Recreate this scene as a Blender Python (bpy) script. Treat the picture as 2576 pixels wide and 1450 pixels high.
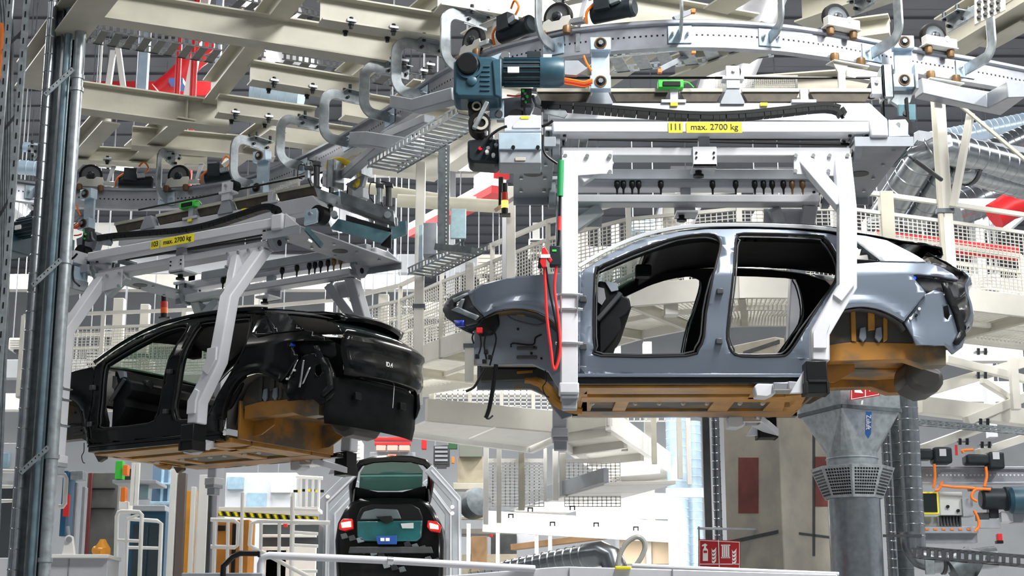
import bpy, bmesh, math, random
from mathutils import Vector, Matrix
from mathutils.geometry import tessellate_polygon
random.seed(7)
R = math.radians
for o in list(bpy.data.objects): bpy.data.objects.remove(o)
SC = bpy.context.scene
COL = SC.collection

# ------------------------------------------------------------------ camera
F = 4000.0; PIT = R(13.4); CAMZ = 1.7          # focal length in pixels of the 2576 wide frame
CAM = Vector((0, 0, CAMZ)); cp, sp = math.cos(PIT), math.sin(PIT)
cam = bpy.data.cameras.new('camera'); cam.sensor_width = 36; cam.lens = 36 * F / 2576
cam.clip_start = .1; cam.clip_end = 300
camo = bpy.data.objects.new('camera', cam); COL.objects.link(camo)
camo.location = CAM; camo.rotation_euler = (R(90) + PIT, 0, 0)
SC.camera = camo
# ------------------------------------------------------------------ world, exposure
w = bpy.data.worlds.new('hall_daylight'); SC.world = w; w.use_nodes = True
w.node_tree.nodes['Background'].inputs[0].default_value = (.93, .97, 1, 1)
w.node_tree.nodes['Background'].inputs[1].default_value = .30
SC.view_settings.view_transform = 'Standard'; SC.view_settings.look = 'None'
SC.view_settings.exposure = -0.12; SC.view_settings.gamma = 1; SC.view_settings.use_curve_mapping = False
SC.cycles.max_bounces = 4; SC.cycles.diffuse_bounces = 3; SC.cycles.glossy_bounces = 2; SC.cycles.transparent_max_bounces = 6
def area(name, loc, sx, sy, power, rot=(0, 0, 0), col=(1, .98, .94)):
    l = bpy.data.lights.new(name, 'AREA'); l.shape = 'RECTANGLE'; l.size = sx; l.size_y = sy
    l.energy = power; l.color = col
    o = bpy.data.objects.new(name, l); COL.objects.link(o); o.location = loc; o.rotation_euler = rot
    return o
# the hall's rows of high-bay lamps under the roof
for ix, X in enumerate((-12, -4, 4, 12)):
    for iy, Y in enumerate((9, 17, 26, 36)):
        area('hall_lamp_light', (X, Y, 12.2), 1.2, 5, ((60, 150, 2500, 2200), (120, 260, 420, 420), (900, 1000, 1300, 1300), (1500, 1700, 1700, 1500))[iy][ix], (0, 0, 0))

# ------------------------------------------------------------------ pixel -> place helpers (frame 2576 x 1450)
def ray(px, py):
    a, b = px - 1288, 725 - py
    return Vector((a, F * cp - b * sp, F * sp + b * cp))
def PY(px, py, Y):
    d = ray(px, py); return d * (Y / d.y) + CAM
def PZ(px, py, z):                               # z: height above the camera
    d = ray(px, py); return d * (z / d.z) + CAM
def M2(px_len, Y): return px_len * Y / 3900.0     # pixels -> metres at distance Y

# ------------------------------------------------------------------ materials
MAT = {}
def mat(name, col, rough=.5, metal=0, var=.0, scale=8, bump=0, coat=0, spec=.5, col2=None, trans=0, emit=0, alpha=1, thr=None, detail=4, stretch=None):
    if name in MAT: return MAT[name]
    m = bpy.data.materials.new(name); m.use_nodes = True
    nt = m.node_tree; b = nt.nodes['Principled BSDF']
    b.inputs['Base Color'].default_value = (*col, 1); b.inputs['Roughness'].default_value = rough
    b.inputs['Metallic'].default_value = metal; b.inputs['Coat Weight'].default_value = coat
    b.inputs['Coat Roughness'].default_value = .05
    b.inputs['Specular IOR Level'].default_value = spec
    if trans: b.inputs['Transmission Weight'].default_value = trans
    if alpha < 1: b.inputs['Alpha'].default_value = alpha
    if emit:
        b.inputs['Emission Color'].default_value = (*col, 1); b.inputs['Emission Strength'].default_value = emit
    if var or bump or col2:
        tc = nt.nodes.new('ShaderNodeTexCoord'); n = nt.nodes.new('ShaderNodeTexNoise')
        n.inputs['Scale'].default_value = scale; n.inputs['Detail'].default_value = detail
        if stretch:
            mp = nt.nodes.new('ShaderNodeMapping'); mp.inputs['Scale'].default_value = stretch
            nt.links.new(tc.outputs['Object'], mp.inputs[0]); nt.links.new(mp.outputs[0], n.inputs['Vector'])
        else: nt.links.new(tc.outputs['Object'], n.inputs['Vector'])
        if var or col2:
            rp = nt.nodes.new('ShaderNodeValToRGB')
            lo, hi = thr if thr else (.3, .7)
            rp.color_ramp.elements[0].position = lo; rp.color_ramp.elements[1].position = hi
            c2 = col2 if col2 else tuple(min(1, c * (1 + var)) for c in col)
            c1 = col if col2 else tuple(c * (1 - var) for c in col)
            rp.color_ramp.elements[0].color = (*c1, 1); rp.color_ramp.elements[1].color = (*c2, 1)
            nt.links.new(n.outputs['Fac'], rp.inputs[0]); nt.links.new(rp.outputs[0], b.inputs['Base Color'])
        if bump:
            bp = nt.nodes.new('ShaderNodeBump'); bp.inputs['Strength'].default_value = bump; bp.inputs['Distance'].default_value = .02
            nt.links.new(n.outputs['Fac'], bp.inputs['Height']); nt.links.new(bp.outputs[0], b.inputs['Normal'])
    MAT[name] = m; return m
WHITE = mat('white_steel', (.58, .60, .645), .38, 0, .04, 5)
GREYST = mat('grey_painted_steel', (.30, .33, .37), .4, 0, .08, 6)
CREAM = mat('cream_painted_steel', (.47, .455, .38), .45, 0, .10, 3)
CREAM2 = mat('pale_cream_steel', (.66, .65, .60), .45, 0, .06, 3)
ALU = mat('aluminium_rail', (.38, .40, .45), .34, .6, .10, 9)
GALV = mat('galvanised_steel', (.34, .38, .41), .36, .6, .22, 14)
GALVD = mat('dark_galvanised_steel', (.11, .13, .145), .45, .4, .25, 12)
DUCTM = mat('bright_duct_metal', (.30, .33, .36), .25, .92, .15, 16)
ZINC = mat('blue_zinc_plate', (.52, .66, .78), .35, .45, .10, 10)
TEAL = mat('teal_zinc_plate', (.10, .20, .24), .35, .5, .2, 9)
BLACK = mat('black_plastic', (.007, .008, .009), .38, spec=.25)
RUBBER = mat('black_rubber', (.011, .011, .012), .6, spec=.2)
DARK = mat('dark_grey_metal', (.05, .055, .06), .45, .2, .2, 8)
BOLT = mat('dark_bolt_steel', (.035, .04, .045), .35, .6)
CHROME = mat('bright_bolt_steel', (.62, .64, .66), .25, .9)
MOTOR = mat('blue_grey_motor_paint', (.020, .070, .105), .42, 0, .2, 10, .05)
MOTORD = mat('dark_motor_paint', (.014, .022, .028), .45, 0, .2, 10, spec=.3)
BROWN = mat('dark_brown_channel', (.045, .035, .022), .5, 0, .4, 12)
BRASS = mat('brown_roller', (.16, .09, .035), .45, .3, .3, 12)
YELLOW = mat('yellow_label', (.95, .82, .02), .5)
ORANGE = mat('orange_cable', (.85, .20, .02), .5)
RED = mat('red_paint', (.62, .015, .02), .4)
REDC = mat('red_cable', (.75, .03, .03), .4)
GREEN = mat('green_grip', (.015, .28, .09), .45)
GREENF = mat('bright_green_case', (.05, .60, .06), .45)
BLUE = mat('blue_plastic', (.02, .06, .55), .4)
PAINT = mat('grey_car_paint', (.155, .19, .245), .30, .45, 0, coat=1)
PAINTB = mat('black_car_paint', (.003, .0035, .004), .22, 0, 0, coat=.18, spec=.2)
SILVER = mat('silver_trim', (.80, .83, .86), .2, .6, 0, coat=.6)
ROOFB = mat('gloss_black_roof', (.004, .005, .006), .15, 0, 0, coat=.2, spec=.25)
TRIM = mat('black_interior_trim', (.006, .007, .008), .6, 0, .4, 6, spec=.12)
OCHRE = mat('ochre_underbody', (.36, .165, .028), .42, 0, 0, 3.2, .05, col2=(.12, .10, .07), thr=(.46, .62), detail=6)
OCHRE2 = mat('bright_ochre_primer', (.42, .20, .03), .40, 0, .25, 4)
UNDER = mat('grey_underseal', (.050, .050, .046), .5, 0, 0, 2.5, .08, col2=(.20, .115, .03), thr=(.52, .70), detail=5)
HOUSE = mat('blue_grey_wheelhouse', (.20, .235, .28), .42, .1, 0, 2.2, .08, col2=(.33, .22, .08), thr=(.60, .72), detail=5)
GLASS = mat('green_tinted_glass', (.16, .50, .28), .05, 0, trans=0, alpha=.42)
GLASSD = mat('dark_glass', (.01, .016, .016), .06, 0, coat=.5)
CONC = mat('concrete', (.42, .39, .33), .75, 0, 0, 2.4, .12, col2=(.28, .27, .25), thr=(.35, .7), detail=8)
SIGNR = mat('sign_red', (.42, .01, .015), .45)
PURE = mat('white_print', (.85, .85, .85), .5)
INK = mat('black_print', (.01, .01, .01), .5)
LAMP = mat('lamp_tube', (1, .98, .94), .5, emit=9)
AMBER = mat('amber_lens', (1, .42, .05), .3, emit=4)
REDL = mat('red_lens', (.45, .02, .01), .3)
BLUEST = mat('pale_blue_pipe', (.50, .66, .82), .3, .3, .1, 6)

# ------------------------------------------------------------------ mesh builder
class MB:
    def __init__(s): s.v = []; s.f = []
    def add(s, vs, fs):
        k = len(s.v); s.v += [Vector(v) for v in vs]; s.f += [tuple(i + k for i in f) for f in fs]; return s
    def hexa(s, p):
        return s.add(p, [(0, 3, 2, 1), (4, 5, 6, 7), (0, 1, 5, 4), (1, 2, 6, 5), (2, 3, 7, 6), (3, 0, 4, 7)])
    def box(s, a, b, M=None):
        x0, y0, z0 = a; x1, y1, z1 = b
        p = [(x0, y0, z0), (x1, y0, z0), (x1, y1, z0), (x0, y1, z0), (x0, y0, z1), (x1, y0, z1), (x1, y1, z1), (x0, y1, z1)]
        if M: p = [M @ Vector(q) for q in p]
        return s.hexa(p)
    def rbox(s, x0, y0, x1, y1, Y, d):           # pixel rectangle on the plane at distance Y, d deep
        a = PY(x0, y1, Y); b = PY(x1, y0, Y)
        c = PY(x1, y1, Y).x
        return s.box((a.x, Y, a.z), (c, Y + d, b.z))
    def prism(s, pts, vec):
        n = len(pts); vec = Vector(vec); pts = [Vector(p) for p in pts]
        return s.add(pts + [p + vec for p in pts], [tuple(range(n)), tuple(range(2 * n - 1, n - 1, -1))] + [(i, i + n, (i + 1) % n + n, (i + 1) % n) for i in range(n)])
    def pprism(s, px, Y, d): return s.prism([PY(x, y, Y) for x, y in px], (0, d, 0))
    def cyl(s, p0, p1, r0, r1=None, n=14, caps=True):
        p0, p1 = Vector(p0), Vector(p1); r1 = r0 if r1 is None else r1
        ax = (p1 - p0).normalized(); u = ax.orthogonal().normalized(); v = ax.cross(u)
        vs = []
        for p, r in ((p0, r0), (p1, r1)):
            for i in range(n):
                t = 2 * math.pi * i / n; vs.append(p + (u * math.cos(t) + v * math.sin(t)) * r)
        fs = [(i, (i + 1) % n, (i + 1) % n + n, i + n) for i in range(n)]
        if caps: fs += [tuple(range(n - 1, -1, -1)), tuple(range(n, 2 * n))]
        return s.add(vs, fs)
    def pcyl(s, px, py, rpx, Y, d, n=16):
        c = PY(px, py, Y); return s.cyl(c, c + Vector((0, d, 0)), M2(rpx, Y), n=n)
    def ring(s, c, ax, r0, r1, h, n=20):
        c = Vector(c); ax = Vector(ax).normalized(); u = ax.orthogonal().normalized(); v = ax.cross(u)
        vs = []
        for hh, r in ((0, r0), (0, r1), (h, r1), (h, r0)):
            for i in range(n):
                t = 2 * math.pi * i / n; vs.append(c + ax * hh + (u * math.cos(t) + v * math.sin(t)) * r)
        fs = []
        for k in range(4):
            for i in range(n): fs.append((k * n + i, k * n + (i + 1) % n, ((k + 1) % 4) * n + (i + 1) % n, ((k + 1) % 4) * n + i))
        return s.add(vs, fs)
    def tube(s, pts, r, n=8, closed=False, sm=0):
        pts = [Vector(p) for p in pts]
        if sm: pts = smooth(pts, sm, closed)
        m = len(pts); vs = []; up = None
        for i, p in enumerate(pts):
            a = pts[i - 1] if (i > 0 or closed) else p; b = pts[(i + 1) % m] if (i < m - 1 or closed) else p
            t = (b - a)
            t = t.normalized() if t.length > 1e-9 else Vector((0, 0, 1))
            if up is None: up = t.orthogonal().normalized()
            up = (up - t * up.dot(t))
            up = up.normalized() if up.length > 1e-6 else t.orthogonal().normalized()
            v = t.cross(up); rr = r[min(len(r) - 1, round(i * (len(r) - 1) / max(1, m - 1)))] if isinstance(r, (list, tuple)) else r
            for k in range(n):
                q = 2 * math.pi * k / n; vs.append(p + (up * math.cos(q) + v * math.sin(q)) * rr)
        fs = [(i * n + k, i * n + (k + 1) % n, ((i + 1) % m) * n + (k + 1) % n, ((i + 1) % m) * n + k) for i in range(m if closed else m - 1) for k in range(n)]
        if not closed: fs += [tuple(range(n - 1, -1, -1)), tuple(range((m - 1) * n, m * n))]
        return s.add(vs, fs)
    def bar(s, p0, p1, wd, h, up=(0, 0, 1)):     # rectangular bar; h along up, wd sideways
        p0, p1 = Vector(p0), Vector(p1); t = (p1 - p0).normalized(); up = Vector(up)
        sd = t.cross(up)
        if sd.length < 1e-5: sd = t.orthogonal()
        sd = sd.normalized() * wd / 2; u = sd.cross(t).normalized() * h / 2
        return s.hexa([p0 - sd - u, p1 - sd - u, p1 + sd - u, p0 + sd - u, p0 - sd + u, p1 - sd + u, p1 + sd + u, p0 + sd + u])
    def ribbon(s, pts, wd, d, axis=(0, 1, 0), closed=False):   # bent flat bar: width in the path's plane, d along axis
        pts = [Vector(p) for p in pts]; ax = Vector(axis).normalized(); m = len(pts); vs = []
        for i, p in enumerate(pts):
            ns = []
            if i > 0 or closed: ns.append((p - pts[i - 1]).cross(ax).normalized())
            if i < m - 1 or closed: ns.append((pts[(i + 1) % m] - p).cross(ax).normalized())
            nn = sum(ns, Vector()).normalized()
            k = wd / 2 / max(.3, nn.dot(ns[0]))
            vs += [p - nn * k - ax * d / 2, p + nn * k - ax * d / 2, p + nn * k + ax * d / 2, p - nn * k + ax * d / 2]
        fs = [(i * 4 + k, i * 4 + (k + 1) % 4, ((i + 1) % m) * 4 + (k + 1) % 4, ((i + 1) % m) * 4 + k) for i in range(m if closed else m - 1) for k in range(4)]
        if not closed: fs += [(3, 2, 1, 0), tuple(range((m - 1) * 4, m * 4))]
        return s.add(vs, fs)
    def lathe(s, prof, c, ax=(0, 0, 1), n=20, caps=True):     # prof: (radius, height)
        c = Vector(c); ax = Vector(ax).normalized(); u = ax.orthogonal().normalized(); v = ax.cross(u); vs = []
        for r, h in prof:
            for i in range(n):
                t = 2 * math.pi * i / n; vs.append(c + ax * h + (u * math.cos(t) + v * math.sin(t)) * r)
        m = len(prof)
        fs = [(k * n + i, k * n + (i + 1) % n, (k + 1) * n + (i + 1) % n, (k + 1) * n + i) for k in range(m - 1) for i in range(n)]
        if caps: fs += [tuple(range(n - 1, -1, -1)), tuple(range((m - 1) * n, m * n))]
        return s.add(vs, fs)
    def sweep(s, prof, pts, side=None, closedprof=True):     # prof (lateral, up) swept along a level path
        pts = [Vector(p) for p in pts]; m = len(pts); n = len(prof); vs = []
        for i, p in enumerate(pts):
            t = (pts[min(i + 1, m - 1)] - pts[max(i - 1, 0)]); t.z = 0; t.normalize()
            l = Vector((t.y, -t.x, 0))
            for a, b in prof: vs.append(p + l * a + Vector((0, 0, b)))
        fs = [(i * n + k, i * n + (k + 1) % n, (i + 1) * n + (k + 1) % n, (i + 1) * n + k) for i in range(m - 1) for k in range(n)]
        fs += [tuple(range(n - 1, -1, -1)), tuple(range((m - 1) * n, m * n))]
        return s.add(vs, fs)
    def ibeam(s, p0, p1, h, wd, tf=.018, tw=.014):           # p0,p1: centre of the underside
        p0, p1 = Vector(p0), Vector(p1)
        a = wd / 2; t = tw / 2
        prof = [(-a, 0), (a, 0), (a, tf), (t, tf), (t, h - tf), (a, h - tf), (a, h), (-a, h), (-a, h - tf), (-t, h - tf), (-t, tf), (-a, tf)]
        return s.sweep(prof, [p0, p1])
    def bolt(s, p, ax, r, h):
        return s.cyl(p, Vector(p) + Vector(ax).normalized() * h, r, n=6)
    def mirror(s, yc):
        o = MB(); o.v = [Vector((v.x, 2 * yc - v.y, v.z)) for v in s.v]; o.f = [tuple(reversed(f)) for f in s.f]; return o
def smooth(pts, k=4, closed=False):
    out = []; m = len(pts)
    for i in range(m if closed else m - 1):
        p0 = pts[(i - 1) % m] if (i > 0 or closed) else pts[0]; p1 = pts[i]; p2 = pts[(i + 1) % m]
        p3 = pts[(i + 2) % m] if (i + 2 < m or closed) else p2
        for j in range(k):
            t = j / k
            out.append(.5 * ((2 * p1) + (p2 - p0) * t + (2 * p0 - 5 * p1 + 4 * p2 - p3) * t * t + (3 * p1 - p0 - 3 * p2 + p3) * t ** 3))
    if not closed: out.append(pts[-1])
    return out

# ------------------------------------------------------------------ objects
def setp(o, label=None, cat=None, group=None, kind=None):
    if label: o['label'] = label
    if cat: o['category'] = cat
    if group: o['group'] = group
    if kind: o['kind'] = kind
    return o
def mesh_of(name, mb, m, off=Vector(), sharp=35, smoothed=True):
    me = bpy.data.meshes.new(name); me.from_pydata([tuple(v - off) for v in mb.v], [], mb.f)
    me.materials.append(m); me.validate(); me.update()
    if smoothed:
        me.polygons.foreach_set('use_smooth', [True] * len(me.polygons)); me.set_sharp_from_angle(angle=R(sharp))
    return me
def thing(name, label, cat, loc=(0, 0, 0), group=None, rz=0):
    o = bpy.data.objects.new(name, None); COL.objects.link(o); o.location = loc; o.rotation_euler = (0, 0, rz)
    o.empty_display_size = .1
    return setp(o, label, cat, group)
def worldloc(o):
    l = Vector(o.location)
    while o.parent: o = o.parent; l += o.location
    return l
def part(parent, name, mb, m, bevel=0, label=None, kind=None, sharp=35, mirror=None, fix=True):
    res = []
    for q in ([mb, mb.mirror(mirror)] if mirror is not None else [mb]):
        me = mesh_of(name, q, m, worldloc(parent), sharp)
        if fix:
            bm = bmesh.new(); bm.from_mesh(me); bmesh.ops.recalc_face_normals(bm, faces=bm.faces); bm.to_mesh(me); bm.free()
        o = bpy.data.objects.new(name, me); COL.objects.link(o); o.parent = parent
        if bevel:
            b = o.modifiers.new('edge', 'BEVEL'); b.width = bevel; b.segments = 2; b.limit_method = 'ANGLE'; b.angle_limit = R(40)
        setp(o, label, kind=kind); res.append(o)
    return res[0] if mirror is None else res
def single(name, mb, m, label=None, cat=None, group=None, kind=None, bevel=0, sharp=35):
    xs = [v.x for v in mb.v]; ys = [v.y for v in mb.v]; zs = [v.z for v in mb.v]
    off = Vector(((min(xs) + max(xs)) / 2, (min(ys) + max(ys)) / 2, min(zs)))
    me = mesh_of(name, mb, m, off, sharp)
    bm = bmesh.new(); bm.from_mesh(me); bmesh.ops.recalc_face_normals(bm, faces=bm.faces); bm.to_mesh(me); bm.free()
    o = bpy.data.objects.new(name, me); COL.objects.link(o); o.location = off
    if bevel:
        b = o.modifiers.new('edge', 'BEVEL'); b.width = bevel; b.segments = 2; b.limit_method = 'ANGLE'
    return setp(o, label, cat, group, kind)
def copy_tree(o, parent=None):
    c = o.copy(); COL.objects.link(c); c.parent = parent
    for ch in [x for x in o.children]: copy_tree(ch, c)
    return c
def text(parent, name, s, size, loc, rot, m, ext=.001, align='CENTER', xs=1):
    cu = bpy.data.curves.new(name, 'FONT'); cu.body = s; cu.size = size; cu.align_x = align; cu.align_y = 'CENTER'; cu.extrude = ext; cu.offset = size * .012
    t = bpy.data.objects.new(name, cu); COL.objects.link(t)
    bpy.context.view_layer.update()
    me = bpy.data.meshes.new_from_object(t.evaluated_get(bpy.context.evaluated_depsgraph_get()))
    bpy.data.objects.remove(t); bpy.data.curves.remove(cu)
    me.materials.clear(); me.materials.append(m)
    o = bpy.data.objects.new(name, me); COL.objects.link(o)
    o.parent = parent; o.location = Vector(loc) - (worldloc(parent) if parent else Vector()); o.rotation_euler = rot; o.scale = (xs, 1, 1)
    return o

def nest(root, rules):
    """hang small pieces under the part they sit on (nearest by centre)"""
    def ctr(o): 
        vs = o.data.vertices; k = max(1, len(vs) // 40); q = [vs[i].co for i in range(0, len(vs), k)]; return sum(q, Vector()) / len(q)
    kids = [o for o in root.children if o.type == 'MESH']
    st = lambda o: o.name.split('.')[0]
    for ch, par in rules.items():
        ps = [(o, ctr(o)) for o in kids if st(o) == par]
        for o in kids:
            if st(o) == ch and ps: c = ctr(o); o.parent = min(ps, key=lambda q: (q[1] - c).length)[0]
# ================================================================== CAR BODIES
YS = 13.45; YC = 14.38
XF = PY(1113, 779, YS + .45).x; XR = PY(2430, 850, YC).x
ZB = PY(1700, 690, YS).z; ZR_ = PY(1800, 566, YS + .26).z; ZSILL = PY(1700, 940, YS).z
ARCH = [(PY(1318, 905, YS), .50), (PY(2165, 905, YS), .50)]
def sstep(t): t = max(0, min(1, t)); return t * t * (3 - 2 * t)
def sidey(x, z):
    y = 0
    if z > ZB: y += .27 * ((z - ZB) / (ZR_ - ZB)) ** 1.25
    else:
        t = (ZB - z) / (ZB - ZSILL)
        y += -.02 * math.sin(math.pi * min(1, t)) + .03 * max(0, t - .75) / .25
        y += .018 * math.exp(-((t - .42) / .22) ** 2)           # hollow in the flank
    if x < XF + 1.0: y += .42 * ((XF + 1.0 - x) / 1.0) ** 2.4
    if x > XR - .75: y += .36 * ((x - XR + .75) / .75) ** 2.2
    for c, r in ARCH:
        d = math.hypot(x - c.x, z - c.z)
        if z > c.z - .3: y -= .030 * math.exp(-((d - r) / .055) ** 2)
    return y
def CX(px, py):
    yo = 0
    for _ in range(4):
        p = PY(px, py, YS + yo); yo = max(-.05, min(.7, sidey(p.x, p.z)))
    return (p.x, p.z)
def dens(pts, step=.08):
    out = []
    n = len(pts)
    for i in range(n):
        a, b = Vector(pts[i]), Vector(pts[(i + 1) % n]); k = max(1, int((b - a).length / step))
        for j in range(k): out.append(tuple(a.lerp(b, j / k)))
    return out
def round_px(pts, k=3):
    return [(p.x, p.y) for p in smooth([Vector((x, y, 0)) for x, y in pts], k, True)]
def panel(parent, name, outer, holes, m, thick=.03, off=0, step=.07, mirror=True, label=None, yfun=sidey, convert=True):
    loops = [[CX(*p) for p in lp] if convert else lp for lp in [outer] + holes]
    flat = [q for lp in loops for q in lp]
    tri = tessellate_polygon([[Vector((x, z, 0)) for x, z in lp] for lp in loops])
    bm = bmesh.new(); vs = [bm.verts.new((x, 0, z)) for x, z in flat]
    for t in tri:
        if len(set(t)) == 3:
            try: bm.faces.new([vs[i] for i in t])
            except ValueError: pass
    xs = [q[0] for q in flat]; zs = [q[1] for q in flat]
    x = min(xs) + step
    while x < max(xs):
        bmesh.ops.bisect_plane(bm, geom=bm.verts[:] + bm.edges[:] + bm.faces[:], plane_co=(x, 0, 0), plane_no=(1, 0, 0)); x += step
    z = min(zs) + step
    while z < max(zs):
        bmesh.ops.bisect_plane(bm, geom=bm.verts[:] + bm.edges[:] + bm.faces[:], plane_co=(0, 0, z), plane_no=(0, 0, 1)); z += step
    bmesh.ops.dissolve_degenerate(bm, dist=.0005, edges=bm.edges[:])
    for v in bm.verts: v.co.y = YS + yfun(v.co.x, v.co.z) + off
    bm.normal_update()
    for f in bm.faces:
        if f.normal.y > 0: f.normal_flip()
    me0 = bpy.data.meshes.new(name); bm.to_mesh(me0); bm.free()
    outs = []
    wl = worldloc(parent)
    for mir in ((False, True) if mirror else (False,)):
        me = me0.copy()
        for v in me.vertices:
            y = 2 * YC - v.co.y if mir else v.co.y
            v.co = Vector((v.co.x, y, v.co.z)) - wl
        if mir: me.flip_normals()
        me.materials.append(m); me.polygons.foreach_set('use_smooth', [True] * len(me.polygons)); me.set_sharp_from_angle(angle=R(40)); me.update()
        o = bpy.data.objects.new(name, me); COL.objects.link(o); o.parent = parent
        if thick:
            s = o.modifiers.new('skin', 'SOLIDIFY'); s.thickness = thick; s.offset = -1
        setp(o, label); outs.append(o)
    bpy.data.meshes.remove(me0)
    return outs
def side_loop(px, off): return [Vector((x, YS + sidey(x, z) + off, z)) for x, z in dens([CX(*p) for p in px], .06)]
def cross(parent, name, prof, m, ins, n=14, crown=0, curve=0, label=None, flip=False, thick=0, yoff=None):
    """surface across the car: prof = side-view pixels (on the centre plane), ins = inset of each end from the flank"""
    mb = MB(); rows = []
    for i, (px, py) in enumerate(prof):
        c = PY(px, py, YC if yoff is None else YS + yoff); s = ins[i] if isinstance(ins, (list, tuple)) else ins
        hw = YC - YS - s
        for k in range(n + 1):
            u = 2 * k / n - 1
            mb.v.append(Vector((c.x - (curve[i] if isinstance(curve, (list, tuple)) else curve) * abs(u) ** 2.6, YC + u * hw, c.z - crown * u * u)))
    q = n + 1
    mb.f = [(i * q + k, i * q + k + 1, (i + 1) * q + k + 1, (i + 1) * q + k) for i in range(len(prof) - 1) for k in range(n)]
    o = part(parent, name, mb, m, label=label, fix=False)
    if thick:
        s = o.modifiers.new('skin', 'SOLIDIFY'); s.thickness = thick; s.offset = 0
    return o
DOOR_F = [(1507, 672), (1496, 690), (1493, 819), (1496, 876), (1512, 896), (1726, 896), (1757, 879), (1771, 847), (1776, 788), (1794, 695), (1811, 630), (1811, 604), (1797, 591), (1766, 589), (1711, 596), (1648, 613), (1586, 636), (1534, 659)]
DOOR_R = [(1847, 664), (1850, 611), (1856, 596), (1872, 587), (2052, 592), (2074, 599), (2093, 621), (2111, 661), (2108, 698), (2077, 745), (2021, 835), (1999, 870), (1981, 891), (1959, 897), (1866, 897), (1841, 885), (1832, 863), (1829, 835), (1841, 726)]
BODY = [(1455, 942), (1452, 700), (1467, 680), (1530, 640), (1610, 604), (1690, 585), (1770, 577), (1900, 576), (2000, 579), (2085, 588), (2118, 596),
        (2152, 606), (2214, 657), (2326, 659), (2362, 670), (2398, 690), (2412, 704), (2360, 694), (2310, 689), (2298, 692), (2300, 702), (2330, 738), (2276, 806),
        (2240, 786), (2205, 773), (2165, 768), (2125, 774), (2095, 792), (2070, 824), (2054, 865), (2045, 905), (2038, 944)]
FENDER = [(1177, 738), (1210, 717), (1265, 702), (1320, 695), (1412, 687), (1462, 684), (1458, 938), (1446, 938), (1436, 880), (1422, 840), (1405, 815), (1380, 794), (1350, 779), (1315, 773), (1279, 773), (1250, 778), (1216, 794), (1190, 768)]
def dn(px): return dens(px, 22)
def build_car(name, label):
    base = PY(1750, 1045, YC)
    car = thing(name, label, 'car', (PY(1760, 900, YC).x, YC, base.z))
    b = panel(car, 'body_side', dn(BODY), [dn(round_px(DOOR_F, 2)), dn(round_px(DOOR_R, 2))], PAINT, .045)
    panel(car, 'front_fender', dn(FENDER), [], PAINT, .02, -.004)
    # inner trim behind both sides
    inn = [(1470, 935), (1470, 690), (1530, 645), (1610, 609), (1690, 590), (1770, 581), (1900, 580), (2000, 583), (2100, 593), (2155, 604), (2220, 645), (2300, 690), (2260, 740), (2120, 770), (2040, 900), (2030, 935)]
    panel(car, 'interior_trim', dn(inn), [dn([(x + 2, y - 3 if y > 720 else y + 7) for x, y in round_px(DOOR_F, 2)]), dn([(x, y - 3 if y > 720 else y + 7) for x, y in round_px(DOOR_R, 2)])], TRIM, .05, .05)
    for lp in (DOOR_F, DOOR_R):
        mb = MB().tube(side_loop(round_px(lp, 2), .006), .012, 8, True)
        part(car, 'door_seal', mb, RUBBER, mirror=YC)
        mb = MB().tube(side_loop(round_px([(x + (7 if x < 1650 or 1800 < x < 1860 else -7), y + (7 if y < 750 else -7)) for x, y in lp], 2), .03), .008, 6, True)
        part(car, 'inner_seal', mb, DARK, mirror=YC)
    # roof strip, roof, screens
    strip = [(1455, 672), (1520, 634), (1600, 599), (1680, 578), (1760, 569), (1850, 567), (1950, 569), (2050, 574), (2112, 582)]
    pts = smooth([Vector((x, YS + sidey(x, z) - .012, z)) for x, z in [CX(*p) for p in strip]], 4)
    part(car, 'roof_rail_trim', MB().ribbon(pts, .034, .03), SILVER, mirror=YC, bevel=.004)
    panel(car, 'pillar_trim', dn([(2118, 588), (2178, 595), (2230, 606), (2270, 626), (2308, 646), (2328, 659), (2214, 657), (2150, 606)]), [], SILVER, .02, -.016)
    panel(car, 'quarter_window', dn([(2112, 597), (2150, 610), (2212, 657), (2150, 662), (2122, 650)]), [], ROOFB, .012, -.012)
    roofp = [(1690, 570), (1740, 563), (1800, 559), (1860, 557), (1940, 558), (2020, 562), (2100, 571), (2165, 581), (2230, 594)]
    def up(p, d=0): return (p[0], p[1] + d)
    cross(car, 'roof_panel', [(1610, 655), (1650, 635)] + [(x, y + 48) for x, y in roofp], ROOFB, [.24, .26] + [.275] * 9, crown=.045, thick=.01)
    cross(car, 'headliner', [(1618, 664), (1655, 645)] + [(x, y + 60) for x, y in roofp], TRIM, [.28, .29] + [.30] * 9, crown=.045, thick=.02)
    mb = MB().tube(smooth([Vector((x, YS + sidey(x, z) + .02, z + .012)) for x, z in [CX(*p) for p in [(1690, 577), (1760, 567), (1850, 564), (1950, 566), (2050, 571), (2115, 579)]]], 3), .014, 6)
    part(car, 'roof_rail', mb, ROOFB, mirror=YC)
    cross(car, 'windscreen', [(1470, 736), (1530, 698), (1612, 654)], GLASS, [.10, .15, .22], crown=.03, curve=0, thick=.005)
    cross(car, 'bonnet', [(1136, 800), (1140, 792), (1165, 778), (1215, 760), (1300, 743), (1400, 737), (1470, 733)], PAINT, [.32, .28, .2, .13, .10, .10, .12], crown=.03, curve=[-.18, -.16, -.1, -.05, 0, 0, 0], thick=.012)
    # nose: headlamp housings
    hl = [(1113, 779), (1118, 763), (1132, 745), (1160, 731), (1180, 727), (1188, 764), (1216, 794), (1200, 806), (1168, 816), (1142, 812), (1122, 798)]
    panel(car, 'headlamp_housing', dn(hl), [dn([(1140, 757), (1172, 742), (1160, 765), (1138, 772)])], DARK, .05, .03, mirror=False)
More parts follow.
